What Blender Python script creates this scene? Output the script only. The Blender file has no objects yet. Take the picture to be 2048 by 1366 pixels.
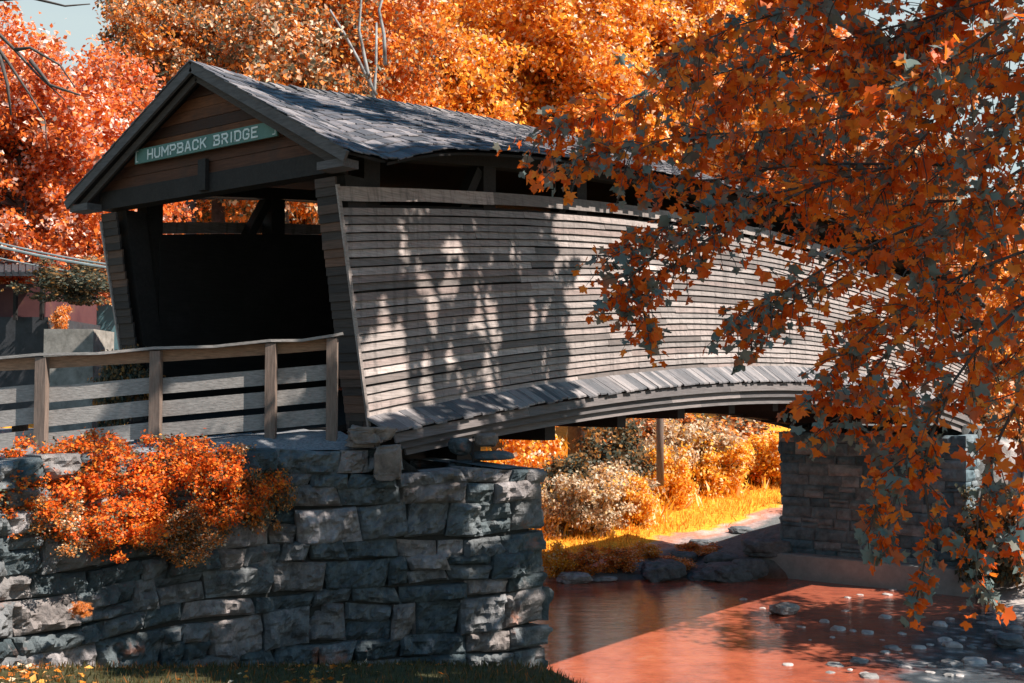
import bpy, math, random
import numpy as np
from mathutils import Vector, noise
random.seed(7); rng = np.random.default_rng(11)
R = math.radians
S = bpy.context.scene
COL = S.collection
# ------------------------------------------------------------------ camera frame
# World: X along the bridge, Y across it, Z up; z = 0 at the foot of the near siding.
FPX = 2247.0; TH = math.atan(103 / FPX); AX = R(36.7)
CAM = (-11.0, -10.9, 0.44)
fx, fy = math.cos(AX), math.sin(AX); rx, ry = math.sin(AX), -math.cos(AX)

def U(px, py, d):
    """world point seen at a photo position at level distance d"""
    u = (px - 1024) / FPX; v = (683 - py) / FPX
    t = d / (math.cos(TH) - v * math.sin(TH))
    r = u * t; z = t * (math.sin(TH) + v * math.cos(TH))
    return (CAM[0] + fx * d + rx * r, CAM[1] + fy * d + ry * r, CAM[2] + z)

def XY(r, f):
    return (CAM[0] + fx * f + rx * r, CAM[1] + fy * f + ry * r)

def RF(x, y):
    dx, dy = x - CAM[0], y - CAM[1]
    return (dx * rx + dy * ry, dx * fx + dy * fy)

# ------------------------------------------------------------------ object helpers
def tag(o, label=None, cat=None, group=None, kind=None):
    if label: o['label'] = label
    if cat: o['category'] = cat
    if group: o['group'] = group
    if kind: o['kind'] = kind
    return o

def empty(name, loc=(0, 0, 0)):
    o = bpy.data.objects.new(name, None); COL.objects.link(o)
    o.location = loc; o.empty_display_size = .3
    return o

def link(name, me, mat=None, parent=None):
    o = bpy.data.objects.new(name, me); COL.objects.link(o)
    if mat is not None: me.materials.append(mat)
    if parent is not None: o.parent = parent
    return o

class MB:
    """collects shapes for ONE mesh"""
    def __init__(s): s.v = []; s.f = []; s.sm = False
    def add(s, vs, fs):
        n = len(s.v); s.v.extend([tuple(p) for p in vs]); s.f.extend([tuple(i + n for i in f) for f in fs])
    def hexa(s, p):
        s.add(p, [(0, 3, 2, 1), (4, 5, 6, 7), (0, 1, 5, 4), (1, 2, 6, 5), (2, 3, 7, 6), (3, 0, 4, 7)])
    def box(s, a, b):
        (x0, y0, z0), (x1, y1, z1) = a, b
        s.hexa([(x0, y0, z0), (x1, y0, z0), (x1, y1, z0), (x0, y1, z0), (x0, y0, z1), (x1, y0, z1), (x1, y1, z1), (x0, y1, z1)])
    def beam(s, a, b, w, h, up=(0, 0, 1)):
        a = Vector(a); b = Vector(b); d = (b - a).normalized(); up = Vector(up)
        sd = d.cross(up).normalized(); u = sd.cross(d).normalized()
        q = []
        for c in (a, b):
            q += [c - sd * w / 2 - u * h / 2, c + sd * w / 2 - u * h / 2, c + sd * w / 2 + u * h / 2, c - sd * w / 2 + u * h / 2]
        s.add(q, [(0, 3, 2, 1), (4, 5, 6, 7), (0, 1, 5, 4), (1, 2, 6, 5), (2, 3, 7, 6), (3, 0, 4, 7)])
    def tube(s, pts, rad, n=7, caps=True):
        n0 = len(s.v); pts = [Vector(p) for p in pts]; ring = []
        ref = Vector((.37, .21, .9)).normalized()
        for i, p in enumerate(pts):
            d = (pts[min(i + 1, len(pts) - 1)] - pts[max(i - 1, 0)])
            d = d.normalized() if d.length > 1e-6 else Vector((0, 0, 1))
            a = d.cross(ref)
            if a.length < .05: a = d.cross(Vector((1, 0, 0)))
            a.normalize(); b = d.cross(a)
            for k in range(n):
                t = 2 * math.pi * k / n
                s.v.append(tuple(p + (a * math.cos(t) + b * math.sin(t)) * rad[i]))
        for i in range(len(pts) - 1):
            for k in range(n):
                s.f.append((n0 + i * n + k, n0 + i * n + (k + 1) % n, n0 + (i + 1) * n + (k + 1) % n, n0 + (i + 1) * n + k))
        if caps:
            s.f.append(tuple(n0 + k for k in range(n))[::-1])
            s.f.append(tuple(n0 + (len(pts) - 1) * n + k for k in range(n)))
    def grid(s, rows):
        """rows: list of equal-length point lists"""
        n0 = len(s.v); w = len(rows[0])
        for r_ in rows: s.v.extend([tuple(p) for p in r_])
        for i in range(len(rows) - 1):
            for j in range(w - 1):
                s.f.append((n0 + i * w + j, n0 + i * w + j + 1, n0 + (i + 1) * w + j + 1, n0 + (i + 1) * w + j))
    def mesh(s, name, smooth=False):
        me = bpy.data.meshes.new(name); me.from_pydata(s.v, [], s.f); me.update()
        if smooth: me.polygons.foreach_set('use_smooth', [True] * len(me.polygons))
        return me
    def build(s, name, mat, parent=None, smooth=False):
        return link(name, s.mesh(name, smooth), mat, parent)

def np_mesh(name, V, L, lens):
    """V (n,3); L flat loop indices; lens loops per face"""
    me = bpy.data.meshes.new(name)
    me.vertices.add(len(V)); me.vertices.foreach_set('co', np.asarray(V, np.float32).ravel())
    me.loops.add(len(L)); me.loops.foreach_set('vertex_index', np.asarray(L, np.int32))
    me.polygons.add(len(lens))
    st = np.concatenate([[0], np.cumsum(lens)[:-1]]).astype(np.int32)
    me.polygons.foreach_set('loop_start', st)
    try: me.polygons.foreach_set('loop_total', np.asarray(lens, np.int32))
    except Exception: pass
    me.update(calc_edges=True); me.validate()
    return me

# leaf templates: (verts, faces); leaf lies in its x-y plane, tip along +y, normal z
def fold(v, k=.25): return [(x, y, abs(x) * k - .12 * y * y) for x, y in v]
LEAF_SIMPLE = (fold([(0, 0), (.36, .45), (0, 1), (-.36, .45)]), [(0, 1, 2), (0, 2, 3)])
half = [(.16, -.10), (.50, -.12), (.40, .10), (.52, .20), (.74, .44), (.54, .50), (.27, .50), (.30, .70), (.13, .84)]
LEAF_LOBED = (fold([(0, 0)] + half + [(0, 1.02)] + [(-x, y) for x, y in reversed(half)], .22),
              [tuple(range(11)), (0,) + tuple(range(10, 20))])

def leaves(name, P, tipdir, nrm, size, tpl, width=None):
    """one mesh holding every leaf of a crown; P (n,3) stalk ends, tipdir / nrm (n,3)"""
    P = np.asarray(P, float); y = np.asarray(tipdir, float); y /= np.linalg.norm(y, axis=1, keepdims=True) + 1e-9
    x = np.cross(y, np.asarray(nrm, float)); x /= np.linalg.norm(x, axis=1, keepdims=True) + 1e-9
    z = np.cross(x, y)
    T = np.array(tpl[0]); k = len(T); n = len(P)
    sz = np.asarray(size)[:, None, None]
    cu = rng.uniform(-.6, 2.4, n)[:, None, None]
    if k > 8:   # no two lobed leaves alike
        J = rng.normal(0, .055, (n, k, 3)) * np.array([1, 1, .8]); J[:, 0] = 0; T = T[None] + J
    else: T = T[None]
    wd = np.ones((n, 1, 1)) if width is None else np.asarray(width)[:, None, None]
    V = P[:, None, :] + sz * (T[:, :, 0:1] * x[:, None, :] * wd + T[:, :, 1:2] * y[:, None, :] + T[:, :, 2:3] * cu * z[:, None, :])
    L = np.concatenate([np.array(f) for f in tpl[1]]); ln = np.array([len(f) for f in tpl[1]])
    LL = (L[None, :] + (np.arange(n) * k)[:, None]).ravel()
    return np_mesh(name, V.reshape(-1, 3), LL, np.tile(ln, n))

def unit(n):
    a = rng.normal(size=(n, 3)); return a / (np.linalg.norm(a, axis=1, keepdims=True) + 1e-9)

# ------------------------------------------------------------------ materials
def mat_base(name):
    m = bpy.data.materials.new(name); m.use_nodes = True
    nt = m.node_tree; nt.nodes.clear()
    out = nt.nodes.new('ShaderNodeOutputMaterial')
    return m, nt, out

def N(nt, typ, **kw):
    n = nt.nodes.new(typ)
    for k, v in kw.items():
        if k in n.inputs: n.inputs[k].default_value = v
        else: setattr(n, k, v)
    return n

def ramp(nt, stops, interp='LINEAR'):
    r = nt.nodes.new('ShaderNodeValToRGB'); cr = r.color_ramp; cr.interpolation = interp
    while len(cr.elements) < len(stops): cr.elements.new(.5)
    for e, (p, c) in zip(cr.elements, stops):
        e.position = p; e.color = (*c, 1) if len(c) == 3 else c
    return r

def mixc(nt, fac, a, b, mode='MIX'):
    m = nt.nodes.new('ShaderNodeMix'); m.data_type = 'RGBA'; m.blend_type = mode
    for sock, v in ((m.inputs[0], fac), (m.inputs[6], a), (m.inputs[7], b)):
        if hasattr(v, 'is_output'): nt.links.new(v, sock)
        elif isinstance(v, (int, float)): sock.default_value = v
        else: sock.default_value = (*v, 1)
    return m.outputs[2]

def leaf_mat(name, stops, trans=.38, rough=.45, spec=.22, tcol=None, vary=.15):
    m, nt, out = mat_base(name)
    g = N(nt, 'ShaderNodeNewGeometry'); oi = N(nt, 'ShaderNodeObjectInfo')
    tc = N(nt, 'ShaderNodeTexCoord'); nz = N(nt, 'ShaderNodeTexNoise', Scale=.55, Detail=2.0)
    nt.links.new(tc.outputs['Object'], nz.inputs['Vector'])
    # clumps lean one way or the other along the ramp
    a = N(nt, 'ShaderNodeMath', operation='MULTIPLY_ADD'); a.inputs[1].default_value = .95; a.inputs[2].default_value = -.47
    nt.links.new(nz.outputs['Fac'], a.inputs[0])
    b = N(nt, 'ShaderNodeMath', operation='ADD'); nt.links.new(g.outputs['Random Per Island'], b.inputs[0]); nt.links.new(a.outputs[0], b.inputs[1])
    c = N(nt, 'ShaderNodeMath', operation='MULTIPLY_ADD'); c.inputs[1].default_value = vary; nt.links.new(oi.outputs['Random'], c.inputs[0]); nt.links.new(b.outputs[0], c.inputs[2])
    rp = ramp(nt, stops); nt.links.new(c.outputs[0], rp.inputs[0])
    p = N(nt, 'ShaderNodeBsdfPrincipled', Roughness=rough); p.inputs['Specular IOR Level'].default_value = spec
    nt.links.new(rp.outputs[0], p.inputs['Base Color'])
    t = N(nt, 'ShaderNodeBsdfTranslucent')
    if tcol: nt.links.new(mixc(nt, .5, rp.outputs[0], tcol), t.inputs[0])
    else: nt.links.new(rp.outputs[0], t.inputs[0])
    mx = N(nt, 'ShaderNodeMixShader'); mx.inputs[0].default_value = trans
    nt.links.new(p.outputs[0], mx.inputs[1]); nt.links.new(t.outputs[0], mx.inputs[2]); nt.links.new(mx.outputs[0], out.inputs[0])
    return m

def wood_mat(name, stops, grain=(1, 12, 12), rough=.75, bump=.25, stain=.35, stain_col=(.04, .035, .035), drip=0):
    """weathered boards: a tone per board, fine grain along X, blotchy stains"""
    m, nt, out = mat_base(name)
    g = N(nt, 'ShaderNodeNewGeometry'); tc = N(nt, 'ShaderNodeTexCoord')
    mp = N(nt, 'ShaderNodeMapping'); mp.inputs['Scale'].default_value = grain
    nt.links.new(tc.outputs['Object'], mp.inputs[0])
    nz = N(nt, 'ShaderNodeTexNoise', Scale=4.0, Detail=6.0, Roughness=.65); nt.links.new(mp.outputs[0], nz.inputs['Vector'])
    rp = ramp(nt, stops); nt.links.new(g.outputs['Random Per Island'], rp.inputs[0])
    gr = ramp(nt, [(.3, (.55, .55, .55)), (.7, (1.15, 1.15, 1.15))]); nt.links.new(nz.outputs['Fac'], gr.inputs[0])
    c = mixc(nt, 1.0, rp.outputs[0], gr.outputs[0], 'MULTIPLY')
    n2 = N(nt, 'ShaderNodeTexNoise', Scale=1.3, Detail=5.0, Roughness=.7); nt.links.new(tc.outputs['Object'], n2.inputs['Vector'])
    st = ramp(nt, [(.52, (0, 0, 0)), (.72, (1, 1, 1))]); nt.links.new(n2.outputs['Fac'], st.inputs[0])
    sm = N(nt, 'ShaderNodeMath', operation='MULTIPLY'); sm.inputs[1].default_value = stain; nt.links.new(st.outputs[0], sm.inputs[0])
    c = mixc(nt, sm.outputs[0], c, stain_col)
    if drip:   # rain streaks and rusty nail runs: wear with a shape of its own
        mp2 = N(nt, 'ShaderNodeMapping'); mp2.inputs['Scale'].default_value = (5, 5, .35); nt.links.new(tc.outputs['Object'], mp2.inputs[0])
        n3 = N(nt, 'ShaderNodeTexNoise', Scale=1.6, Detail=6.0, Roughness=.7); nt.links.new(mp2.outputs[0], n3.inputs['Vector'])
        d1 = ramp(nt, [(.50, (0, 0, 0)), (.68, (drip, drip, drip))]); nt.links.new(n3.outputs['Fac'], d1.inputs[0])
        c = mixc(nt, d1.outputs[0], c, (.085, .075, .07))
        n6 = N(nt, 'ShaderNodeTexNoise', Scale=9.0, Detail=4.0, Roughness=.6); nt.links.new(mp.outputs[0], n6.inputs['Vector'])
        d2 = ramp(nt, [(.60, (0, 0, 0)), (.70, (.6, .6, .6))]); nt.links.new(n6.outputs['Fac'], d2.inputs[0])
        c = mixc(nt, d2.outputs[0], c, (.10, .075, .06))
    p = N(nt, 'ShaderNodeBsdfPrincipled', Roughness=rough); p.inputs['Specular IOR Level'].default_value = .3
    nt.links.new(c, p.inputs['Base Color'])
    b = N(nt, 'ShaderNodeBump', Strength=bump, Distance=.02); nt.links.new(nz.outputs['Fac'], b.inputs['Height']); nt.links.new(b.outputs[0], p.inputs['Normal'])
    nt.links.new(p.outputs[0], out.inputs[0])
    return m

def stone_mat(name, stops, scale=3.0, bump=.6, lichen=(.45, .16, .07), lich=.62, pale=None, dist=.03):
    m, nt, out = mat_base(name)
    g = N(nt, 'ShaderNodeNewGeometry'); tc = N(nt, 'ShaderNodeTexCoord')
    rp = ramp(nt, stops); nt.links.new(g.outputs['Random Per Island'], rp.inputs[0])
    n1 = N(nt, 'ShaderNodeTexNoise', Scale=scale, Detail=9.0, Roughness=.68); nt.links.new(tc.outputs['Object'], n1.inputs['Vector'])
    gr = ramp(nt, [(.28, (.35, .35, .35)), (.5, (.9, .9, .9)), (.75, (1.5, 1.5, 1.5))]); nt.links.new(n1.outputs['Fac'], gr.inputs[0])
    c = mixc(nt, 1.0, rp.outputs[0], gr.outputs[0], 'MULTIPLY')
    n2 = N(nt, 'ShaderNodeTexNoise', Scale=1.1, Detail=5.0, Roughness=.6); nt.links.new(tc.outputs['Object'], n2.inputs['Vector'])
    l1 = ramp(nt, [(lich, (0, 0, 0)), (lich + .06, (.75, .75, .75))]); nt.links.new(n2.outputs['Fac'], l1.inputs[0])
    c = mixc(nt, l1.outputs[0], c, lichen)
    if pale:
        mp = N(nt, 'ShaderNodeMapping'); mp.inputs['Location'].default_value = (7, 3, 2); nt.links.new(tc.outputs['Object'], mp.inputs[0])
        n3 = N(nt, 'ShaderNodeTexNoise', Scale=1.7, Detail=7.0, Roughness=.7); nt.links.new(mp.outputs[0], n3.inputs['Vector'])
        l2 = ramp(nt, [(.58, (0, 0, 0)), (.68, (.7, .7, .7))]); nt.links.new(n3.outputs['Fac'], l2.inputs[0])
        c = mixc(nt, l2.outputs[0], c, pale)
    p = N(nt, 'ShaderNodeBsdfPrincipled', Roughness=.9); p.inputs['Specular IOR Level'].default_value = .25
    nt.links.new(c, p.inputs['Base Color'])
    n4 = N(nt, 'ShaderNodeTexNoise', Scale=scale * 3.5, Detail=8.0, Roughness=.7); nt.links.new(tc.outputs['Object'], n4.inputs['Vector'])
    b = N(nt, 'ShaderNodeBump', Strength=bump, Distance=dist); nt.links.new(n4.outputs['Fac'], b.inputs['Height']); nt.links.new(b.outputs[0], p.inputs['Normal'])
    nt.links.new(p.outputs[0], out.inputs[0])
    return m

def noise_mat(name, stops, scale=8, rough=.9, bump=.4, dist=.02, detail=8.0, metal=0.0, spec=.3):
    m, nt, out = mat_base(name)
    tc = N(nt, 'ShaderNodeTexCoord')
    n1 = N(nt, 'ShaderNodeTexNoise', Scale=scale, Detail=detail, Roughness=.68); nt.links.new(tc.outputs['Object'], n1.inputs['Vector'])
    rp = ramp(nt, stops); nt.links.new(n1.outputs['Fac'], rp.inputs[0])
    p = N(nt, 'ShaderNodeBsdfPrincipled', Roughness=rough, Metallic=metal); p.inputs['Specular IOR Level'].default_value = spec
    nt.links.new(rp.outputs[0], p.inputs['Base Color'])
    b = N(nt, 'ShaderNodeBump', Strength=bump, Distance=dist); nt.links.new(n1.outputs['Fac'], b.inputs['Height']); nt.links.new(b.outputs[0], p.inputs['Normal'])
    nt.links.new(p.outputs[0], out.inputs[0])
    return m

M = {}
M['siding'] = wood_mat('weathered_siding', [(0, (.15, .125, .115)), (.25, (.27, .235, .22)), (.6, (.39, .335, .31)), (.8, (.27, .205, .185)), (1, (.52, .45, .42))], grain=(.6, 14, 14), stain=.55, stain_col=(.12, .105, .10), drip=.7)
M['cheek'] = wood_mat('cheek_boards', [(0, (.035, .03, .029)), (.6, (.065, .052, .046)), (.85, (.10, .065, .05)), (1, (.17, .09, .06))], grain=(14, .8, 14))
M['inner'] = wood_mat('shaded_inner_boards', [(0, (.010, .009, .009)), (1, (.018, .016, .015))], grain=(.6, 10, 10))  # near black, carries the shade seen between the siding boards
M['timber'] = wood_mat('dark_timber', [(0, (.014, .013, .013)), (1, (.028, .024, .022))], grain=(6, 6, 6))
M['gable'] = wood_mat('brown_gable_boards', [(0, (.04, .02, .015)), (.5, (.075, .032, .02)), (1, (.19, .07, .03))], grain=(12, .8, 14), stain=.6, stain_col=(.035, .025, .022))
M['rake'] = wood_mat('grey_barge_board', [(0, (.09, .085, .085)), (1, (.13, .12, .12))], grain=(8, 1, 8))
M['shingle'] = wood_mat('wood_shingles', [(0, (.06, .065, .075)), (.4, (.115, .115, .13)), (.75, (.17, .16, .17)), (1, (.27, .25, .255))], grain=(10, 1.5, 1.5), stain=.3, stain_col=(.06, .065, .07))
M['apron'] = wood_mat('pent_roof_shingles', [(0, (.09, .095, .105)), (.5, (.19, .18, .185)), (1, (.33, .30, .295))], grain=(12, 1.2, 3), stain=.35)
M['skirt'] = wood_mat('skirt_boards', [(0, (.10, .09, .09)), (.5, (.16, .14, .135)), (1, (.26, .22, .21))], grain=(.6, 12, 12), stain=.25)
M['rail'] = wood_mat('grey_rail_timber', [(0, (.22, .21, .20)), (.5, (.30, .285, .27)), (1, (.36, .33, .31))], grain=(3, 3, 14), stain=.3, stain_col=(.12, .09, .08))
M['handrail'] = wood_mat('handrail_timber', [(0, (.26, .16, .10)), (1, (.32, .19, .12))], grain=(2, 2, 14), stain=.2)
M['post'] = wood_mat('brown_post_timber', [(0, (.17, .125, .10)), (1, (.23, .17, .14))], grain=(12, 12, 1), stain=.3)
M['sign_green'] = noise_mat('green_sign_paint', [(.3, (.07, .155, .135)), (.7, (.10, .20, .175))], scale=6, rough=.6, bump=.1)
M['sign_white'] = noise_mat('white_sign_paint', [(.3, (.55, .62, .60)), (.7, (.72, .78, .76))], scale=20, rough=.6, bump=.1)
M['wall_stone'] = stone_mat('rough_limestone', [(0, (.07, .095, .105)), (.4, (.14, .165, .175)), (.7, (.21, .215, .22)), (.88, (.27, .235, .22)), (1, (.38, .35, .35))], scale=3.6, bump=1.0, lichen=(.42, .17, .10), lich=.62, pale=(.48, .45, .44), dist=.06)
M['pier_stone'] = stone_mat('pier_ashlar', [(0, (.08, .13, .155)), (.5, (.13, .18, .205)), (.85, (.18, .21, .225)), (1, (.26, .28, .29))], scale=2.4, bump=.6, lichen=(.22, .12, .09), lich=.68)
M['concrete'] = noise_mat('footing_concrete', [(.3, (.20, .205, .20)), (.7, (.31, .31, .295))], scale=2.2, bump=.2)
M['pale_concrete'] = noise_mat('pale_concrete', [(.3, (.16, .15, .13)), (.55, (.30, .28, .25)), (.7, (.40, .37, .33))], scale=5, bump=.4)
M['rock'] = stone_mat('river_rock', [(0, (.10, .115, .125)), (.6, (.18, .185, .19)), (1, (.26, .25, .24))], scale=4, bump=.5, lichen=(.30, .14, .05), lich=.66)
M['pale_rock'] = stone_mat('pale_river_rock', [(0, (.26, .25, .24)), (1, (.48, .44, .42))], scale=4, bump=.4, lichen=(.3, .2, .14), lich=.7)
M['tan_rock'] = stone_mat('tan_boulder', [(0, (.20, .165, .145)), (1, (.26, .21, .18))], scale=5, bump=.6, lichen=(.25, .17, .12), lich=.66)
M['gravel'] = noise_mat('gravel', [(.3, (.11, .125, .14)), (.5, (.21, .22, .235)), (.7, (.33, .33, .34))], scale=26, bump=.9, dist=.03)
M['bark'] = noise_mat('dark_bark', [(.3, (.05, .042, .038)), (.7, (.12, .10, .09))], scale=7, bump=.7)
M['pale_bark'] = noise_mat('pale_bark', [(.38, (.13, .12, .11)), (.5, (.26, .26, .25)), (.7, (.40, .40, .39))], scale=3, bump=.3)

G_ORANGE = [(0, (.24, .24, .18)), (.16, (.36, .15, .05)), (.36, (.78, .20, .025)), (.68, (.93, .29, .03)), (.9, (.95, .48, .12)), (1, (.96, .75, .55))]
M['leaf_orange'] = leaf_mat('orange_leaves', G_ORANGE)
M['leaf_bush'] = leaf_mat('shrub_leaves', [(0, (.09, .12, .08)), (.25, (.17, .15, .08)), (.36, (.45, .13, .03)), (.46, (.80, .125, .018)), (.75, (.94, .18, .02)), (1, (.96, .33, .04))])
M['leaf_red'] = leaf_mat('red_orange_leaves', [(0, (.23, .21, .17)), (.22, (.46, .12, .045)), (.5, (.83, .18, .028)), (.78, (.92, .25, .04)), (.94, (.93, .42, .22)), (1, (.95, .75, .65))])
M['leaf_gold'] = leaf_mat('golden_leaves', [(0, (.40, .24, .11)), (.16, (.78, .22, .025)), (.45, (.95, .35, .03)), (.78, (.97, .50, .05)), (.92, (.97, .66, .25)), (1, (.97, .86, .66))])
M['leaf_mixed'] = leaf_mat('half_green_leaves', [(0, (.09, .11, .085)), (.3, (.20, .20, .13)), (.48, (.32, .18, .08)), (.62, (.74, .21, .03)), (.9, (.92, .35, .08)), (1, (.9, .72, .52))])
M['leaf_green'] = leaf_mat('dull_green_leaves', [(0, (.05, .065, .05)), (.5, (.11, .12, .085)), (.8, (.24, .15, .07)), (1, (.48, .22, .06))])
M['leaf_pale'] = leaf_mat('pale_shrub_leaves', [(0, (.20, .20, .15)), (.25, (.50, .24, .09)), (.5, (.74, .60, .42)), (.75, (.82, .76, .62)), (1, (.92, .50, .10))], trans=.45)
M['leaf_yellow'] = leaf_mat('yellow_shrub_leaves', [(0, (.60, .20, .03)), (.3, (.92, .38, .03)), (.6, (.97, .54, .05)), (.85, (.97, .66, .14)), (1, (.97, .85, .55))], trans=.5)
M['leaf_front'] = leaf_mat('sycamore_leaves', [(0, (.15, .24, .24)), (.2, (.20, .26, .24)), (.34, (.25, .23, .17)), (.41, (.78, .13, .016)), (.72, (.95, .175, .014)), (1, (.98, .32, .035))], trans=.5, rough=.5, spec=.3)
M['grass_gold'] = leaf_mat('golden_grass', [(0, (.55, .22, .04)), (.5, (.88, .42, .04)), (1, (.95, .58, .12))], vary=0)
M['grass_dark'] = leaf_mat('olive_grass', [(0, (.045, .05, .02)), (.5, (.085, .08, .03)), (.85, (.14, .10, .04)), (1, (.45, .14, .03))], vary=0)

# ------------------------------------------------------------------ terrain
def interp(x, pts):
    if x <= pts[0][0]: return pts[0][1]
    for (a, va), (b, vb) in zip(pts, pts[1:]):
        if x <= b: return va + (vb - va) * (x - a) / (b - a)
    return pts[-1][1]
WATER = -6.05
XR_ = [(-60, 16), (-12, 21), (-5, 22.5), (-2.2, 24.3), (-1.3, 26.6), (5.5, 26.6), (6.5, 25.2), (8.8, 23.3), (11.5, 21), (17, 17), (30, 8), (60, -18), (90, -48)]
XL_ = [(-60, 12), (-12, 12), (-8, 11), (-4, 7), (-1.85, 1.6), (5, 1.4), (14, 1), (30, -4), (60, -30), (90, -60)]
FB = [(-20, -1.3), (0, -1.3), (5, -1.5), (8, -1.95), (11.5, -2.3), (13.8, -3.0), (15.5, -3.62), (18, -4.8), (24, -5.6)]
# retaining wall / abutment face, (r, f) in the level camera frame, left to right
WALLRF = [(-9.0, 6.2), (-5.24, 11.5), (-4.41, 12.8), (-2.87, 14.2), (-.62, 14.95), (.35, 15.6)]
def wall_f(r): return interp(r, WALLRF)

def ground(x, y):
    r, f = RF(x, y); xr = interp(y, XR_); xl = interp(y, XL_)
    n = noise.fractal(Vector((x * .25, y * .25, 1.7)), 1.0, 2.0, 4)
    if x > xr:
        d = x - xr
        if y < -2.0: z = WATER + interp(d, [(0, 0), (.3, .08), (3, .3), (8, 2.2), (25, 5), (60, 6.5), (200, 16)])
        else: z = WATER + interp(d, [(0, 0), (.5, .12), (3, .3), (12, .75), (24, 1.6), (45, 3.6), (80, 6), (220, 22)])
        z = max(z, min(-4.35 - .33 * math.hypot(x - 30, y - 6.2), -4.35)) if y > 5.3 else z
        if x > 28.4:
            z = max(z, -.7 - (.75 * max(0, -.8 - y) + 7 * max(0, y - 5.3)))
        z += n * .12 * min(1, d)
    elif x < xl:
        if (f > wall_f(r) + 1.7 and r < -.3) or (f > 15.6 and y > -1.6):
            z = -.9
        else:
            z = interp(f, FB) - .5 * max(0, r - .3)
            z = max(z, -5.7) + n * .06
            z = min(z, WATER + .2 + (xl - x) * 1.6)
    else:
        d = min(xr - x, x - xl)
        z = WATER - .08 - min(.5, d * .25) + n * .08
    return z

def axis(lo, a, b, hi, fine, coarse):
    v = list(np.arange(lo, a, coarse)) + list(np.arange(a, b, fine)) + list(np.arange(b, hi + coarse, coarse))
    return v
fs = axis(-40, -2, 60, 400, .4, 6); rs = axis(-300, -20, 22, 300, .4, 6)
rows = []; cols = []
for f in fs:
    row = []
    for r in rs:
        x, y = XY(r, f); z = ground(x, y); row.append((x, y, z))
        xr = interp(y, XR_); d = x - xr
        n = noise.fractal(Vector((x * .5, y * .5, 4)), 1.0, 2.0, 4)
        if d > 0 and y < -1.5: c = (.42, .38, .36) if d + n * 1.2 < 5.5 else (.17, .12, .05)
        elif d > 0:
            e = d + n * .7
            yy = y + n * .7 + .08 * (x - 30)
            c = (.15, .16, .16) if yy < 10.2 else (.38, .29, .27) if yy < 10.6 else (.52, .23, .16) if yy < 11.5 else (.88, .40, .035)
            if 10.9 < yy < 11.6 and n > .12: c = (.60, .40, .34)
        elif x < interp(y, XL_): c = (.075, .07, .03)
        else: c = (.20, .09, .055)
        cols.append(c)
    rows.append(row)
mb = MB(); mb.grid(rows); me = mb.mesh('ground', True)
at = me.color_attributes.new('soil', 'FLOAT_COLOR', 'POINT')
at.data.foreach_set('color', np.array([(*c, 1) for c in cols], np.float32).ravel())
m, nt, out = mat_base('ground_soil')
va = N(nt, 'ShaderNodeVertexColor', layer_name='soil'); tc = N(nt, 'ShaderNodeTexCoord')
n1 = N(nt, 'ShaderNodeTexNoise', Scale=5.0, Detail=10.0, Roughness=.75); nt.links.new(tc.outputs['Object'], n1.inputs['Vector'])
gr = ramp(nt, [(.3, (.5, .48, .46)), (.7, (1.25, 1.25, 1.25))]); nt.links.new(n1.outputs['Fac'], gr.inputs[0])
c = mixc(nt, 1.0, va.outputs[0], gr.outputs[0], 'MULTIPLY')
p = N(nt, 'ShaderNodeBsdfPrincipled', Roughness=.95); p.inputs['Specular IOR Level'].default_value = .2
nt.links.new(c, p.inputs['Base Color'])
b = N(nt, 'ShaderNodeBump', Strength=.8, Distance=.06); nt.links.new(n1.outputs['Fac'], b.inputs['Height']); nt.links.new(b.outputs[0], p.inputs['Normal'])
nt.links.new(p.outputs[0], out.inputs[0]); M['ground'] = m
tag(link('ground', me, m), 'sloping earth banks and gravel bed on both sides of the creek', 'ground', kind='structure')

# water
m, nt, out = mat_base('creek_water')
tc = N(nt, 'ShaderNodeTexCoord'); mp0 = N(nt, 'ShaderNodeMapping'); mp0.inputs['Rotation'].default_value = (0, 0, -AX); nt.links.new(tc.outputs['Object'], mp0.inputs[0])
mp = N(nt, 'ShaderNodeMapping'); mp.inputs['Scale'].default_value = (.95, .20, 1); nt.links.new(mp0.outputs[0], mp.inputs[0])
w1 = N(nt, 'ShaderNodeTexNoise', Scale=3.4, Detail=6.0, Roughness=.65); nt.links.new(mp.outputs[0], w1.inputs['Vector'])
n2 = N(nt, 'ShaderNodeTexNoise', Scale=.9, Detail=9.0, Roughness=.78); nt.links.new(tc.outputs['Object'], n2.inputs['Vector'])
bed = ramp(nt, [(.3, (.20, .055, .032)), (.48, (.35, .09, .05)), (.6, (.41, .115, .062)), (.75, (.42, .19, .12))]); nt.links.new(n2.outputs['Fac'], bed.inputs[0])  # bed tone, reddened to carry the reflection of orange foliage
n3 = N(nt, 'ShaderNodeTexVoronoi', Scale=2.2); nt.links.new(tc.outputs['Object'], n3.inputs['Vector'])
p = N(nt, 'ShaderNodeBsdfPrincipled', Roughness=.05); p.inputs['IOR'].default_value = 1.5
sp_ = N(nt, 'ShaderNodeSeparateXYZ'); nt.links.new(tc.outputs['Object'], sp_.inputs[0])
ma = N(nt, 'ShaderNodeMath', operation='MULTIPLY_ADD'); ma.inputs[1].default_value = -.16; nt.links.new(sp_.outputs[1], ma.inputs[0])
n5 = N(nt, 'ShaderNodeTexNoise', Scale=.55, Detail=6.0, Roughness=.65); nt.links.new(tc.outputs['Object'], n5.inputs['Vector']); nt.links.new(n5.outputs['Fac'], ma.inputs[2])
gz = ramp(nt, [(.68, (0, 0, 0)), (.9, (1, 1, 1))]); nt.links.new(ma.outputs[0], gz.inputs[0])
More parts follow.
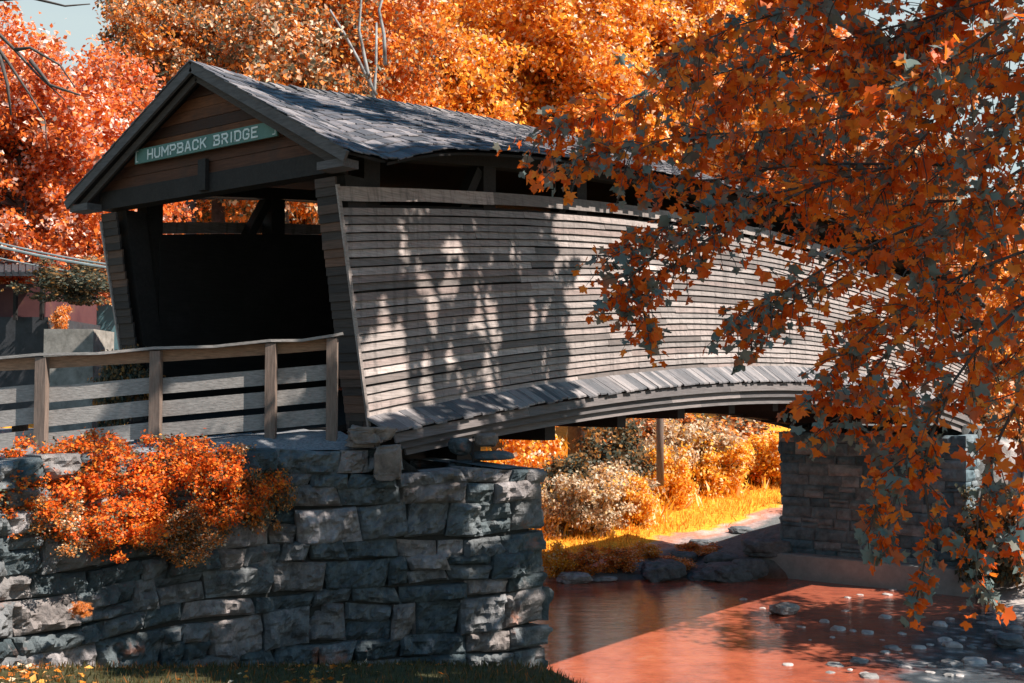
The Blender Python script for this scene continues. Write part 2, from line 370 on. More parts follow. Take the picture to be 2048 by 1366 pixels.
pb = ramp(nt, [(.05, (.38, .36, .35)), (.3, (.12, .135, .15)), (.6, (.05, .06, .07))]); nt.links.new(n3.outputs['Distance'], pb.inputs[0])
nt.links.new(mixc(nt, gz.outputs[0], bed.outputs[0], pb.outputs[0]), p.inputs['Base Color'])
b = N(nt, 'ShaderNodeBump', Strength=.75, Distance=.03); nt.links.new(w1.outputs['Fac'], b.inputs['Height']); nt.links.new(b.outputs[0], p.inputs['Normal'])
nt.links.new(p.outputs[0], out.inputs[0])
mb = MB(); mb.grid([[(x, y, WATER) for x in np.linspace(-60, 60, 5)] for y in np.linspace(-70, 90, 5)])
tag(mb.build('creek_water', m), 'shallow rippled reddish creek flowing under the bridge', 'water', kind='structure')

# ------------------------------------------------------------------ rough stone walls
def path_sampler(pts):
    P = [Vector((x, y, 0)) for x, y in pts]; L = [0]
    for a, b_ in zip(P, P[1:]): L.append(L[-1] + (b_ - a).length)
    nr = []
    for a, b_ in zip(P, P[1:]):
        d = (b_ - a).normalized(); nr.append(Vector((d.y, -d.x, 0)))
    vn = [nr[0]] + [((a + c_) / (1 + a.dot(c_))) for a, c_ in zip(nr, nr[1:])] + [nr[-1]]
    def at(u):
        u = max(0, min(L[-1], u)); i = 0
        while i < len(P) - 2 and u > L[i + 1]: i += 1
        t = (u - L[i]) / (L[i + 1] - L[i])
        w = .22; n = nr[i]
        if (L[i + 1] - u) < w and i < len(nr) - 1: n = nr[i].lerp(vn[i + 1], 1 - (L[i + 1] - u) / w)
        elif (u - L[i]) < w and i > 0: n = nr[i].lerp(vn[i], 1 - (u - L[i]) / w)
        return P[i].lerp(P[i + 1], t), n
    return at, L

def stone_wall(mb, pts, rows_z, lens, topfn, botfn, bulge=.06, rough=.05, jit=.05, step=None, cell=.065, breaks=None, seed=1, back=.45, frac=1.0):
    rnd = random.Random(seed); at, L = path_sampler(pts)
    brk = [L[-1]] if breaks is None else [L[i] for i in breaks] + [L[-1]]
    def joint(u, k):  # wavy bed joint
        return jit * noise.noise(Vector((u * .9, k * 3.7, seed * 5.1)))
    for k, (z1, z0) in enumerate(rows_z):
        u = 0; stops = [0]
        while u < L[-1] - .01:
            l = rnd.uniform(*lens); nb = min(b_ for b_ in brk if b_ > u + .01)
            if u + l > nb - lens[0] * .6: l = nb - u
            u += l; stops.append(u)
        for ua, ub in zip(stops, stops[1:]):
            um = (ua + ub) / 2
            if z1 > topfn(um) + .12 or z0 < botfn(um) - .6: continue
            blocks = [(ua, ub, z0, z1)]
            if rnd.random() < .3 and z1 - z0 > .28 and ub - ua < .8:
                zm = z0 + (z1 - z0) * rnd.uniform(.35, .65); blocks = [(ua, ub, z0, zm), (ua, ub, zm, z1)]
            for (a, b_, c_, d_) in blocks:
                g = .003; off = rnd.uniform(-.035, .05) * bulge / .06; tilt = rnd.uniform(-.05, .05) * bulge / .06; sl = rnd.uniform(-.03, .03)
                nx = max(3, int((b_ - a) / cell)); nz = max(3, int((d_ - c_) / cell))
                sd = rnd.uniform(0, 50); rws = []
                jl, jr = rnd.uniform(-.04, .04) * jit / .05, rnd.uniform(-.04, .04) * jit / .05
                for j in range(nz + 1):
                    tz = j / nz; row = []
                    for i in range(nx + 1):
                        tx = i / nx
                        uu = a + g + (b_ - a - 2 * g) * tx
                        if 0 < i < nx or (a > .01 and b_ < L[-1] - .01):
                            uu += (jl * (1 - tx) + jr * tx) * (tz - .5) * 1.6 if not any(abs(q - a) < .02 or abs(q - b_) < .02 for q in L) else 0
                        zz = c_ + g + (d_ - c_ - 2 * g) * tz + joint(uu, k if c_ > z0 - .001 else k) * (1) + (tx - .5) * sl
                        ex = min(tx, 1 - tx) * (b_ - a); ez = min(tz, 1 - tz) * (d_ - c_); e = min(ex, ez)
                        prof = bulge * min(1, math.sqrt(max(e, 0) / .06)) if e < .06 else bulge
                        pos, n = at(uu)
                        v = Vector((pos.x * 1.0, pos.y * 1.0, zz))
                        h = noise.fractal(v * 3.2 + Vector((sd, 0, 0)), 1.0, 2.0, 4) * rough + noise.fractal(v * 9, .8, 2.1, 4) * rough * .55
                        o_ = off + tilt * (tx - .5) + prof + h * min(1, e / .03 + .25)
                        if step and zz < step[0]: o_ += step[1] * (1 if uu > step[2] else 0)
                        if abs(uu - L[-2]) < .35: o_ = .5 * o_ + .02
                        q = pos + n * o_; row.append((q.x, q.y, zz))
                    rws.append(row)
                # close the block: a rim running back into the wall
                rim = lambda uu, zz: (lambda pn: (pn[0].x - pn[1].x * back, pn[0].y - pn[1].y * back, zz))(at(uu))
                n0 = len(mb.v); mb.grid(rws); w = nx + 1
                edge = [j * w for j in range(nz + 1)][::-1] + list(range(1, w)) + [j * w + nx for j in range(1, nz + 1)] + [nz * w + i for i in range(nx - 1, 0, -1)]
                edge = [n0 + e for e in edge]; m0 = len(mb.v)
                for e in edge:
                    x, y, z = mb.v[e]
                    j, i = divmod(e - n0, w); pn = at(a + g + (b_ - a - 2 * g) * i / nx)
                    q = pn[0] - pn[1] * back; mb.v.append((q.x, q.y, z))
                for t in range(len(edge)):
                    t2 = (t + 1) % len(edge); mb.f.append((edge[t], m0 + t, m0 + t2, edge[t2]))

wall_xy = [XY(*q) for q in WALLRF]
cx, cy = wall_xy[-1]
wall_pts = wall_xy + [(cx + .1, cy + 3.2)]
at, L = path_sampler(wall_pts)
uc = L[5]
rows_h = [.29, .19, .27, .44, .25, .36, .20, .46, .27, .38, .22, .42, .26, .36, .4]
z = -.26; rows_z = []
for h in rows_h: rows_z.append((z, z - h)); z -= h
def top_near(u): return -.2 if u < L[4] - .62 else -.52
mbw = MB()
stone_wall(mbw, wall_pts, rows_z, (.22, .98), top_near, lambda u: -4.6, bulge=.075, rough=.125, jit=.085, step=(-1.6, .06, L[4] + .25), breaks=[5], seed=4, cell=.036)
w = tag(mbw.build('retaining_wall', M['wall_stone'], smooth=False), 'rough dark limestone abutment wall under the near end of the bridge', 'stone wall')
# solid heart of the wall, seen only as dark joints
mbh = MB()
ins = [(x, y) for x, y in wall_pts]
inner = []
for i, u in enumerate(L):
    q, n = at(u); inner.append((q.x - n.x * .07, q.y - n.y * .07))
for i in range(len(inner) - 1):
    (x0, y0), (x1, y1) = inner[i], inner[i + 1]
    if i == 5: x0 -= .05; y0 += .9
    tz = -.36 if i < 3 else -.66
    d = Vector((x1 - x0, y1 - y0, 0)).normalized(); n = Vector((d.y, -d.x, 0)) * .9
    e = .0015 * (i % 2)
    mbh.hexa([(x0, y0, -5.5), (x1, y1, -5.5), (x1 - n.x, y1 - n.y, -5.5), (x0 - n.x, y0 - n.y, -5.5), (x0, y0, tz + e), (x1, y1, tz + e), (x1 - n.x, y1 - n.y, tz + e), (x0 - n.x, y0 - n.y, tz + e)])
mbh.build('mortar_core', noise_mat('earth_in_joints', [(.3, (.02, .02, .02)), (.7, (.05, .05, .045))], scale=9), w)

# approach ground behind the wall (gravel shoulder and road)
rws = []
for u in np.linspace(0, uc, 70):
    q, n = at(u); r0, f0 = RF(q.x, q.y)
    t = min(1, max(0, (r0 + 4.5) / 4.85)); dr, df = -.802 * t, 1 + (.598 - 1) * t
    row = []
    for wd in (.12, .3, .55, .85, 1.2, 1.6, 2.1, 2.7, 3.4, 4.2, 5.2, 6.5, 8, 10, 13, 17, 22, 30):
        x, y = XY(r0 + dr * wd, f0 + df * wd)
        hi = -.06 - .26 * min(1, max(0, (-r0 - 2.2) / 4))
        zz = -.33 + (hi + .33) * min(1, wd / .8)
        zz = zz + (-.72 - zz) * min(1, max(0, (x + .15) / .5))
        zz += .03 * noise.noise(Vector((x * 1.7, y * 1.7, 0)))
        row.append((x, y, zz))
    rws.append(row)
mb = MB(); mb.grid(rws)
tag(mb.build('approach_road', M['gravel'], smooth=True), 'blue grey gravel shoulder and road leading onto the bridge', 'road', kind='structure')

# far abutment
mbp = MB()
ppts = [(27.25, 5.55), (27.2, -.8), (34, -1.25)]
pz = []; z = -.95; k = 0
while z > -5.25:
    h = (.36, .44, .30, .40)[k % 4]; pz.append((z, max(-5.3, z - h))); z -= h; k += 1
ppts = [(30, 5.7)] + ppts
stone_wall(mbp, ppts, pz, (.5, 1.4), lambda u: 9, lambda u: -9, bulge=.055, rough=.04, jit=.02, cell=.09, breaks=[1, 2], seed=9, back=.3)
pier = empty('bridge_abutment', (28, 2.4, -6))
tag(pier, 'coursed stone abutment on a concrete footing under the far end of the bridge', 'abutment')
def parent_keep(o, p_):
    o.parent = p_; o.location = -p_.location
parent_keep(mbp.build('masonry', M['pier_stone']), pier)
mb = MB(); mb.box((27.35, -.66, -5.5), (29.9, 5.45, -.99)); mb.box((29.9 + .002, -.7, -5.5), (34, 5.3, -1.02))
parent_keep(mb.build('rubble_core', M['timber']), pier)
mb = MB()
def bevbox(mb, a, b_, bv):
    (x0, y0, z0), (x1, y1, z1) = a, b_
    mb.hexa([(x0, y0, z0), (x1, y0, z0), (x1, y1, z0), (x0, y1, z0), (x0, y0, z1 - bv), (x1, y0, z1 - bv), (x1, y1, z1 - bv), (x0, y1, z1 - bv)])
    mb.hexa([(x0, y0, z1 - bv), (x1, y0, z1 - bv), (x1, y1, z1 - bv), (x0, y1, z1 - bv), (x0 + bv, y0 + bv, z1), (x1 - bv, y0 + bv, z1), (x1 - bv, y1 - bv, z1), (x0 + bv, y1 - bv, z1)])
bevbox(mb, (26.6, -1.15, -6.8), (28.0, 6.15, -5.2), .04)
parent_keep(mb.build('footing', M['concrete']), pier)

# ------------------------------------------------------------------ covered bridge
MID = 15.3; W_ = 5.4
def hump(x): return 1.05 * (1 - ((x - MID) / 15.6) ** 2)
bridge = empty('covered_bridge', (0, 2.7, 0))
tag(bridge, 'long weathered wooden covered bridge with arched siding and shingled roof', 'covered bridge')
def part(mb, name, mat, parent=None, smooth=False):
    o = mb.build(name, mat, smooth=smooth)
    if parent is None: parent_keep(o, bridge)
    else: o.parent = parent
    return o
H = 3.23
def x_start(h): return .28 - .63 * h / H         # the leaning end of the wall
def x_end(h): return 2 * MID - x_start(h)

def siding(yout, sgn, seed):
    """lapped boards bent along the hump; sgn -1 faces the viewer"""
    rnd = random.Random(seed); mb = MB()
    exp = .118; zs = 0.0; rows_ = []
    while zs < H - .36: rows_.append((zs + .008, zs + exp - .008)); zs += exp
    rows_.append((H - .20, H))
    rows_[-2] = (rows_[-2][0], min(rows_[-2][1], H - .235))
    for k, (a, b_) in enumerate(rows_):
        x0 = x_start(a); xe = x_end(a); x = x0
        while x < xe - .05:
            l = rnd.uniform(2.2, 5.0); x2 = min(xe, x + l)
            if xe - x2 < 1.2: x2 = xe
            n = max(2, int((x2 - x) / .55)); dz = rnd.uniform(-.008, .008); dd = rnd.uniform(0, .010); dt = rnd.uniform(-.008, .008)
            sag = rnd.uniform(-.009, .009); pr = []
            g = .003 if x2 < xe else 0
            for i in range(n + 1):
                t = i / n; xx = x + (x2 - g - x) * t; h = hump(xx)
                zz0 = a + h + dz + dt * (t - .5) + sag * math.sin(t * 9); zz1 = b_ + h + dz + dt * (t - .5)
                lean = (x_start(b_) - x_start(a)) if (i == 0 and x == x0) else ((x_end(b_) - x_end(a)) if (i == n and x2 == xe) else 0)
                yb = yout + sgn * (.038 + dd); yt = yout + sgn * (.012 + dd * .4)
                pr.append([(xx, yb - sgn * .026, zz0 + .006), (xx, yb, zz0), (xx + lean, yt, zz1), (xx + lean, yt - sgn * .02, zz1)])
            n0 = len(mb.v)
            for q in pr: mb.v.extend(q)
            for i in range(n):
                for j in range(4):
                    f = (n0 + i * 4 + j, n0 + i * 4 + (j + 1) % 4, n0 + (i + 1) * 4 + (j + 1) % 4, n0 + (i + 1) * 4 + j)
                    mb.f.append(f if sgn < 0 else f[::-1])
            mb.f.append((n0 + 3, n0 + 2, n0 + 1, n0)); mb.f.append(tuple(n0 + n * 4 + j for j in range(4)))
            x = x2
    return mb
def curve_slab(mb, x0, x1, ya, yb, za, zb, n=30):
    """solid following the hump between two heights"""
    pr = []
    for i in range(n + 1):
        x = x0 + (x1 - x0) * i / n; h = hump(x)
        fa = za(x) if callable(za) else za; fb = zb(x) if callable(zb) else zb
        pr.append([(x, ya, fa + h), (x, yb, fa + h), (x, yb, fb + h), (x, ya, fb + h)])
    n0 = len(mb.v)
    for q in pr: mb.v.extend(q)
    for i in range(n):
        for j in range(4): mb.f.append((n0 + i * 4 + j, n0 + (i + 1) * 4 + j, n0 + (i + 1) * 4 + (j + 1) % 4, n0 + i * 4 + (j + 1) % 4))
    mb.f.append((n0, n0 + 1, n0 + 2, n0 + 3)); mb.f.append(tuple(n0 + n * 4 + j for j in (3, 2, 1, 0)))

for (y0, sg, sd) in ((0, -1, 3), (W_, 1, 8)):
    sw = part(siding(y0, sg, sd), 'side_wall', M['siding'])
    # black sheet putting shade into the siding gaps, inner boards, thick wall ends
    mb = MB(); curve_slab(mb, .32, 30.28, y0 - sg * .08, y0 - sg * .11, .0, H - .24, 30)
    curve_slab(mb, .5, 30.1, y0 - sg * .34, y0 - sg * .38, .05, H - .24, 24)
    part(mb, 'shade_lining', M['inner'], sw)
    for end in (0, 1):
        mb = MB(); rnd = random.Random(sd + end); zz = -.12
        while zz < H + .02:
            xa = x_start(zz) - .012; xb = x_start(zz + .12) + .006
            e0 = rnd.uniform(-.01, .01)
            q = []
            for (X_, Z_) in ((xa - .012, zz), (xb - .012, zz + .128)):
                for yy, dx in ((y0 - sg * .004, 0), (y0 - sg * .40, 0)):
                    q += [(X_ + e0, yy, Z_), (X_ + e0 + .03, yy, Z_)]
            q = [q[0], q[1], q[3], q[2], q[4], q[5], q[7], q[6]]
            if end: q = [(2 * MID - x, y, z) for x, y, z in q]
            hh = hump(.1); q = [(x, y, z + hh * 0 + .05) for x, y, z in q]
            mb.hexa(q); zz += .118
        part(mb, 'wall_end_boards', M['cheek'], sw)
        mb = MB()
        a, b_ = (x_start(-.02) - .005, y0 + sg * .03, -.02), (x_start(H) - .005, y0 + sg * .03, H + .02)
        if end: a, b_ = [(2 * MID - q[0], q[1], q[2]) for q in (a, b_)]
        mb.beam(a, b_, .035, .05, up=(1, 0, 0))
        part(mb, 'corner_strip', M['siding'], sw)

# trusses: posts and braces seen through the open strip under the eaves
for y0 in (.2, W_ - .2):
    for i in range(12):
        x = .42 + i * 2.7; x = min(x, 30.3)
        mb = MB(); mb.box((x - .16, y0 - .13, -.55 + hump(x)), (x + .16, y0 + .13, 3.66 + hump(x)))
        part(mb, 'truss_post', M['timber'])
        if i < 11 and i != 5:
            d = 1 if i < 5 else -1
            mb = MB(); xa, xb = (x + .2, x + 2.5) if d < 0 else (x + .2, x + 2.5)
            za, zb = (.1, 3.6) if i < 5 else (3.6, .1)
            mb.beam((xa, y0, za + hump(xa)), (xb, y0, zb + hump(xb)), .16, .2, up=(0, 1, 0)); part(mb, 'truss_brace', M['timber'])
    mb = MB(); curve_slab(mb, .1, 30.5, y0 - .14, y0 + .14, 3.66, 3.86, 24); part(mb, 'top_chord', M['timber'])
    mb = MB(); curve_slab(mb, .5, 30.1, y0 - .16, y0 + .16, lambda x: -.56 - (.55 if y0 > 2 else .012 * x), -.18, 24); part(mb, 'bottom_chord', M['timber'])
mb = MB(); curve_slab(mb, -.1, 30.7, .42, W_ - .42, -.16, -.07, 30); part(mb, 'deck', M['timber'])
for i in range(11):
    x = 2.3 + i * 2.32 + .0
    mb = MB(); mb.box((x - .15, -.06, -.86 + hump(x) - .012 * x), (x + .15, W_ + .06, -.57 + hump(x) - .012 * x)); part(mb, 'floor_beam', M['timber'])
mb = MB(); mb.box((.95, .55, -1.3), (3.5, W_ - .3, -.30)); part(mb, 'shade_filler', M['timber'])  # added dark block, fills the hole below the skirt with shade
# pent roof strip and the skirt below it, both sides
for (y0, sg, sd) in ((0, -1, 5), (W_, 1, 6)):
    rnd = random.Random(sd); mb = MB(); x = .22
    while x < 30.3:
        wd = rnd.uniform(.09, .22); xm = x + wd / 2; h = hump(xm); sl = .012 * xm
        o1 = rnd.uniform(-.035, .03); l1 = rnd.uniform(0, .014)
        ya, yb = y0 + sg * .035, y0 + sg * (.47 + o1)
        za = .03 + h + l1; zb = -.15 + h - sl + l1 - o1 * .35
        dh = hump(x + wd) - h
        q = [(x, ya, za - dh - .03), (x + wd - .006, ya, za + dh - .03), (x + wd - .006, yb, zb + dh - .03), (x, yb, zb - dh - .03)]
        mb.hexa(q + [(a, b_, c_ + .028) for a, b_, c_ in q]); x += wd
    part(mb, 'pent_roof', M['apron'])
    mb = MB()
    for k in range(3):
        x = .38 + k * .16
        while x < 30.1:
            x2 = min(30.2 - k * .16, x + rnd.uniform(3, 5.5)); n = 8; pr = []
            if x2 - x < .1: break
            for i in range(n + 1):
                xx = x + (x2 - .004 - x) * i / n; h = hump(xx) - .012 * xx
                hs = (.105 + .0035 * xx)
                zt = -.20 + h - k * hs; zb = zt - hs - .02
                yo = y0 + sg * (.43 - .05 * k)
                pr.append([(xx, yo - sg * .045, zt), (xx, yo - sg * .01, zb), (xx, yo + sg * .026, zb), (xx, yo - sg * .022, zt)])
            n0 = len(mb.v)
            for q in pr: mb.v.extend(q)
            for i in range(n):
                for j in range(4): mb.f.append((n0 + i * 4 + j, n0 + (i + 1) * 4 + j, n0 + (i + 1) * 4 + (j + 1) % 4, n0 + i * 4 + (j + 1) % 4))
            mb.f.append((n0, n0 + 1, n0 + 2, n0 + 3)); mb.f.append(tuple(n0 + n * 4 + j for j in (3, 2, 1, 0)))
            x = x2
    part(mb, 'skirt_boards', M['skirt'])

# roof: courses of wooden shingles on each slope
def shingled(mb, x0, x1, ridge, eave, hf, nrow, rnd, wmin=.10, wmax=.24, thick=.018):
    """ridge / eave: (y, z) of one slope; hf(x) lifts it along the hump"""
    (yr, zr), (ye, ze) = ridge, eave; sgn = 1 if ye > yr else -1
    for k in range(nrow):
        t0, t1 = k / nrow, (k + 1.18) / nrow
        x = x0 + rnd.uniform(-.1, 0)
        while x < x1 - .02:
            wd = min(rnd.uniform(wmin, wmax), x1 - x); a, b_ = max(x, x0), x + wd - .006
            d = rnd.uniform(-.18, .22) / nrow if nrow > 4 else 0; lift = rnd.uniform(0, .016)
            q = []
            for off in (0, 1):
                for (xx, t, o) in ((a, t0, 0), (b_, t0, 0), (b_, t1 + d, .022), (a, t1 + d, .022)):
                    y = yr + (ye - yr) * t; z = zr + (ze - zr) * t + hf(xx, t) + o + lift + off * thick
                    q.append((xx, y, z))
            if sgn > 0: q = [q[1], q[0], q[3], q[2], q[5], q[4], q[7], q[6]]
            mb.hexa(q); x += wd
rnd = random.Random(21)
def drop(x):
    q = min(x, 2 * MID - x)
    return .27 * math.exp(-max(q - .2, 0) / .9)
for sg in (-1, 1):
    ye = 2.7 + sg * 3.28
    mb = MB(); shingled(mb, .05, 30.55, (2.7, 5.12), (ye, 3.80), lambda x, t: hump(x) - drop(x) * t, 15, rnd)
    rf = part(mb, 'roof', M['shingle'])
    mb = MB(); n = 60; pr = []
    for i in range(n + 1):
        x = .08 + 30.44 * i / n; h = hump(x) - .035; dp = drop(x)
        pr.append([(x, 2.7, 5.12 + h), (x, ye - sg * .05, 3.81 + h - dp), (x, ye - sg * .05, 3.77 + h - dp), (x, 2.7, 5.06 + h)])
    n0 = len(mb.v)
    for q in pr: mb.v.extend(q)
    for i in range(n):
        for j in range(4): mb.f.append((n0 + i * 4 + j, n0 + (i + 1) * 4 + j, n0 + (i + 1) * 4 + (j + 1) % 4, n0 + i * 4 + (j + 1) % 4))
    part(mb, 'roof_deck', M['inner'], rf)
    if sg > 0:
        mb = MB(); x = .1
        while x < 30.4:
            wd = rnd.uniform(.18, .3); h = hump(x + wd / 2) + rnd.uniform(0, .015)
            for s2 in (-1, 1):
                q = [(x, 2.7, 5.17 + h), (x + wd, 2.7, 5.17 + h), (x + wd, 2.7 + s2 * .17, 5.085 + h), (x, 2.7 + s2 * .17, 5.085 + h)]
                mb.hexa(q + [(a, b_, c_ + .025) for a, b_, c_ in q])
            x += wd - .008
        part(mb, 'ridge_cap', M['apron'], rf)

# portals (gable, barge boards, sign end) at both ends
def flip(mb, end):
    if end:
        mb.v = [(2 * MID - x, y, z) for x, y, z in mb.v]; mb.f = [f[::-1] for f in mb.f]
    return mb
RZ, EZ, HS = 5.33, 3.60, 3.2
for end in (0, 1):
    for sg in (-1, 1):
        mb = MB(); shingled(mb, -.72, .30, (2.7, RZ), (2.7 + sg * HS, EZ), lambda x, t: 0, 12, rnd)
        pr_ = part(flip(mb, end), 'portal_roof', M['shingle'])
        mb = MB(); a = Vector((-.68, 2.7, RZ - .075)); b_ = Vector((-.68, 2.7 + sg * (HS + .02), EZ - .085))
        mb.beam(a, b_, .045, .15, up=(0, -sg * .48, .88)); part(flip(mb, end), 'barge_board', M['rake'], pr_)
        mb = MB(); mb.beam(a + Vector((.10, 0, -.14)), b_ + Vector((.10, -sg * .22, -.06)), .04, .11, up=(0, -sg * .48, .88)); part(flip(mb, end), 'rake_trim', M['cheek'], pr_)
        mb = MB(); q = [(-.64, 2.7, RZ - .06), (.2, 2.7, RZ - .06), (.2, 2.7 + sg * HS, EZ - .05), (-.64, 2.7 + sg * HS, EZ - .05)]
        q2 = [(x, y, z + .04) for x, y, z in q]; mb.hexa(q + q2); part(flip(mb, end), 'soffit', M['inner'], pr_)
        mb = MB(); yb = 2.7 + sg * (HS - .55)
        mb.box((-.66, min(yb, yb + sg * .5), EZ - .20), (-.38, max(yb, yb + sg * .5), EZ - .09)); part(flip(mb, end), 'eave_bracket', M['rake'], pr_)
    # gable boards, laid horizontally
    mb = MB(); z = 3.72; rnd2 = random.Random(5)
    while z < RZ - .2:
        z2 = z + .17; hw = lambda zz: HS * (RZ - .13 - zz) / (RZ - EZ)
        x = -.36 - rnd2.uniform(0, .012)
        zt = min(z2 - .006, RZ - .16); a0 = min(hw(z), 2.74); a1 = min(hw(zt), 2.74)
        q = [(x, 2.7 - a0, z), (x + .03, 2.7 - a0, z), (x + .03, 2.7 + a0, z), (x, 2.7 + a0, z), (x + .008, 2.7 - a1, zt), (x + .03, 2.7 - a1, zt), (x + .03, 2.7 + a1, zt), (x + .008, 2.7 + a1, zt)]
        mb.hexa(q); z = z2
    g_ = part(flip(mb, end), 'gable_boards', M['gable'])
    mb = MB(); mb.box((-.40, -.02, 3.42), (-.14, W_ + .02, 3.71)); part(flip(mb, end), 'tie_beam', M['timber'])
    mb = MB(); mb.box((-.47, 2.62, 3.45), (-.405, 2.80, 3.92)); part(flip(mb, end), 'king_block', M['timber'], g_)
    for yy in (.2, W_ - .2):
        mb = MB(); xx = x_start(0) + .24
        mb.hexa([(xx - .1, yy - .19, -.1), (xx + .25, yy - .19, -.1), (xx + .25, yy + .19, -.1), (xx - .1, yy + .19, -.1), (-.18, yy - .19, 3.42), (.2, yy - .19, 3.42), (.2, yy + .19, 3.42), (-.18, yy + .19, 3.42)])
        part(flip(mb, end), 'portal_post', M['timber'])

# sign over the portal
SX = -.50
STROKES = {  # stroke letters on a 0..1 x 0..1 cell
 'H': [[(0, 0), (0, 1)], [(1, 0), (1, 1)], [(0, .5), (1, .5)]],
 'U': [[(0, 1), (0, .2), (.22, 0), (.78, 0), (1, .2), (1, 1)]],
 'M': [[(0, 0), (0, 1), (.5, .35), (1, 1), (1, 0)]],
 'P': [[(0, 0), (0, 1)], [(-.1, 1), (.78, 1), (1, .82), (1, .62), (.78, .45), (0, .45)]],
 'B': [[(0, 0), (0, 1)], [(-.1, 1), (.75, 1), (.95, .86), (.95, .66), (.75, .52), (0, .52)], [(.75, .52), (1, .38), (1, .14), (.78, 0), (-.1, 0)]],
 'A': [[(0, 0), (.42, 1), (.58, 1), (1, 0)], [(.18, .32), (.82, .32)]],
 'C': [[(1, .74), (1, .82), (.78, 1), (.22, 1), (0, .82), (0, .18), (.22, 0), (.78, 0), (1, .18), (1, .26)]],
 'K': [[(0, 0), (0, 1)], [(1, 1), (.05, .42)], [(.35, .62), (1, 0)]],
 'R': [[(0, 0), (0, 1)], [(-.1, 1), (.78, 1), (1, .82), (1, .66), (.78, .5), (0, .5)], [(.5, .5), (1, 0)]],
 'I': [[(.5, 0), (.5, 1)]],
 'D': [[(0, 0), (0, 1)], [(-.1, 1), (.72, 1), (1, .78), (1, .22), (.72, 0), (-.1, 0)]],
 'G': [[(1, .76), (1, .82), (.78, 1), (.22, 1), (0, .82), (0, .18), (.22, 0), (.78, 0), (1, .18), (1, .46), (.6, .46)]],
 'E': [[(1, 1), (0, 1), (0, 0), (1, 0)], [(0, .52), (.75, .52)]]}
sy0, sy1, sz0, sz1 = 4.32, 1.02, 4.03, 4.255
sign = empty('name_sign', (SX, 2.67, sz0)); tag(sign, 'long green board reading HUMPBACK BRIDGE in white capitals on the gable', 'sign')
mb = MB(); mb.box((SX - .0, sy1, sz0), (SX + .035, sy0, sz1)); parent_keep(mb.build('board', M['sign_green']), sign)
mb = MB(); st = .026
def bar(mb, y0, z0, y1, z1, w, x):
    d = Vector((y1 - y0, z1 - z0)); l = d.length or 1; d /= l; nn = Vector((-d.y, d.x)) * w / 2; e = d * w * .42
    a = Vector((y0, z0)) - e; b_ = Vector((y1, z1)) + e
    c = [a + nn, a - nn, b_ - nn, b_ + nn]
    mb.hexa([(x, q.x, q.y) for q in c] + [(x + .006, q.x, q.y) for q in c])
txt = 'HUMPBACK BRIDGE'; y = sy0 - .34; lw, gap = .118, .062; lh0, lh1 = sz0 + .045, sz1 - .045; k = 0
for ch in txt:
    if ch == ' ': y -= .135; continue
    wd = lw * (1.25 if ch == 'M' else .4 if ch == 'I' else 1.0)
    mb = MB()
    for pl in STROKES[ch]:
        for (a, b_), (c_, d_) in zip(pl, pl[1:]):
            k += 1; bar(mb, y - a * wd, lh0 + b_ * (lh1 - lh0), y - c_ * wd, lh0 + d_ * (lh1 - lh0), st, SX - .0075 - .0004 * (k % 5))
    y -= wd + gap
    parent_keep(mb.build('letter', M['sign_white']), sign)
for (yy, s_) in ((sy0 - .035, -1), (sy1 + .035, 1)):
    mb = MB()
    for (a, b_, c_, d_) in ((0, .03, 0, .195), (0, .03, .05, .03), (0, .195, .05, .195)):
        bar(mb, yy + s_ * a, sz0 + b_, yy + s_ * c_, sz0 + d_, .012, SX - .006 - .0005 * (b_ > .1) - .001 * (a != c_))
    parent_keep(mb.build('corner_mark', M['sign_white']), sign)

# ------------------------------------------------------------------ railing on the approach
rail = empty('approach_railing', U(543, 868, 14.8)); tag(rail, 'grey timber railing with four plank rails along the gravel approach', 'railing')
posts = [(665, 672, 862, 14.85), (543, 682, 868, 14.75), (313, 697, 852, 14.6), (85, 710, 905, 14.4), (-160, 722, 930, 14.2)]
tops = []
for (px, yt, yb, d) in posts:
    t = Vector(U(px, yt, d)); b_ = Vector(U(px, yb, d)); b_ = Vector((t.x, t.y, b_.z - .15)); tops.append((t, b_))
    mb = MB(); mb.beam(b_, t + Vector((0, 0, -.035)), .135, .135, up=(rx, ry, 0)); parent_keep(mb.build('post', M['post']), rail)
back = Vector((fx, fy, 0))
for i in range(len(tops) - 1):
    (ta, ba), (tb, bb) = tops[i], tops[i + 1]
    for k in range(4):
        za = ta.z - (.10, .47, .76, 1.05)[k]; zb = tb.z - (.10, .47, .76, 1.05)[k]
        if i >= 1: zb -= (0, .02, .03, .03)[k] * i
        if k == 0: continue
        off = back * .09
        a = Vector((ta.x, ta.y, za)) + off; b_ = Vector((tb.x, tb.y, zb)) + off
        mb = MB(); mb.beam(a, b_, .04, .205 if i < 3 else .21); parent_keep(mb.build('plank_rail', M['rail']), rail)
mb = MB()
ext = tops[0][0] + (tops[0][0] - tops[1][0]).normalized() * .14 + Vector((0, 0, .02))
pts = [ext] + [t for t, _ in tops]
for i, (a, b_) in enumerate(zip(pts, pts[1:])):
    mm = (a + b_) / 2 - Vector((0, 0, .03 if i else 0)); e = .002 * i
    for q, w_ in ((a, mm), (mm, b_)): mb.beam(q + Vector((0, 0, e)), w_ + Vector((0, 0, e)), .17, .035)
parent_keep(mb.build('handrail', M['rail']), rail)
mb = MB()
for i, (a, b_) in enumerate(zip([t for t, _ in tops], [t for t, _ in tops][1:])):
    d = Vector((0, 0, -.10)) + back * .07; mb.beam(a + d, b_ + d, .045, .15)
parent_keep(mb.build('rail_board', M['handrail']), rail)

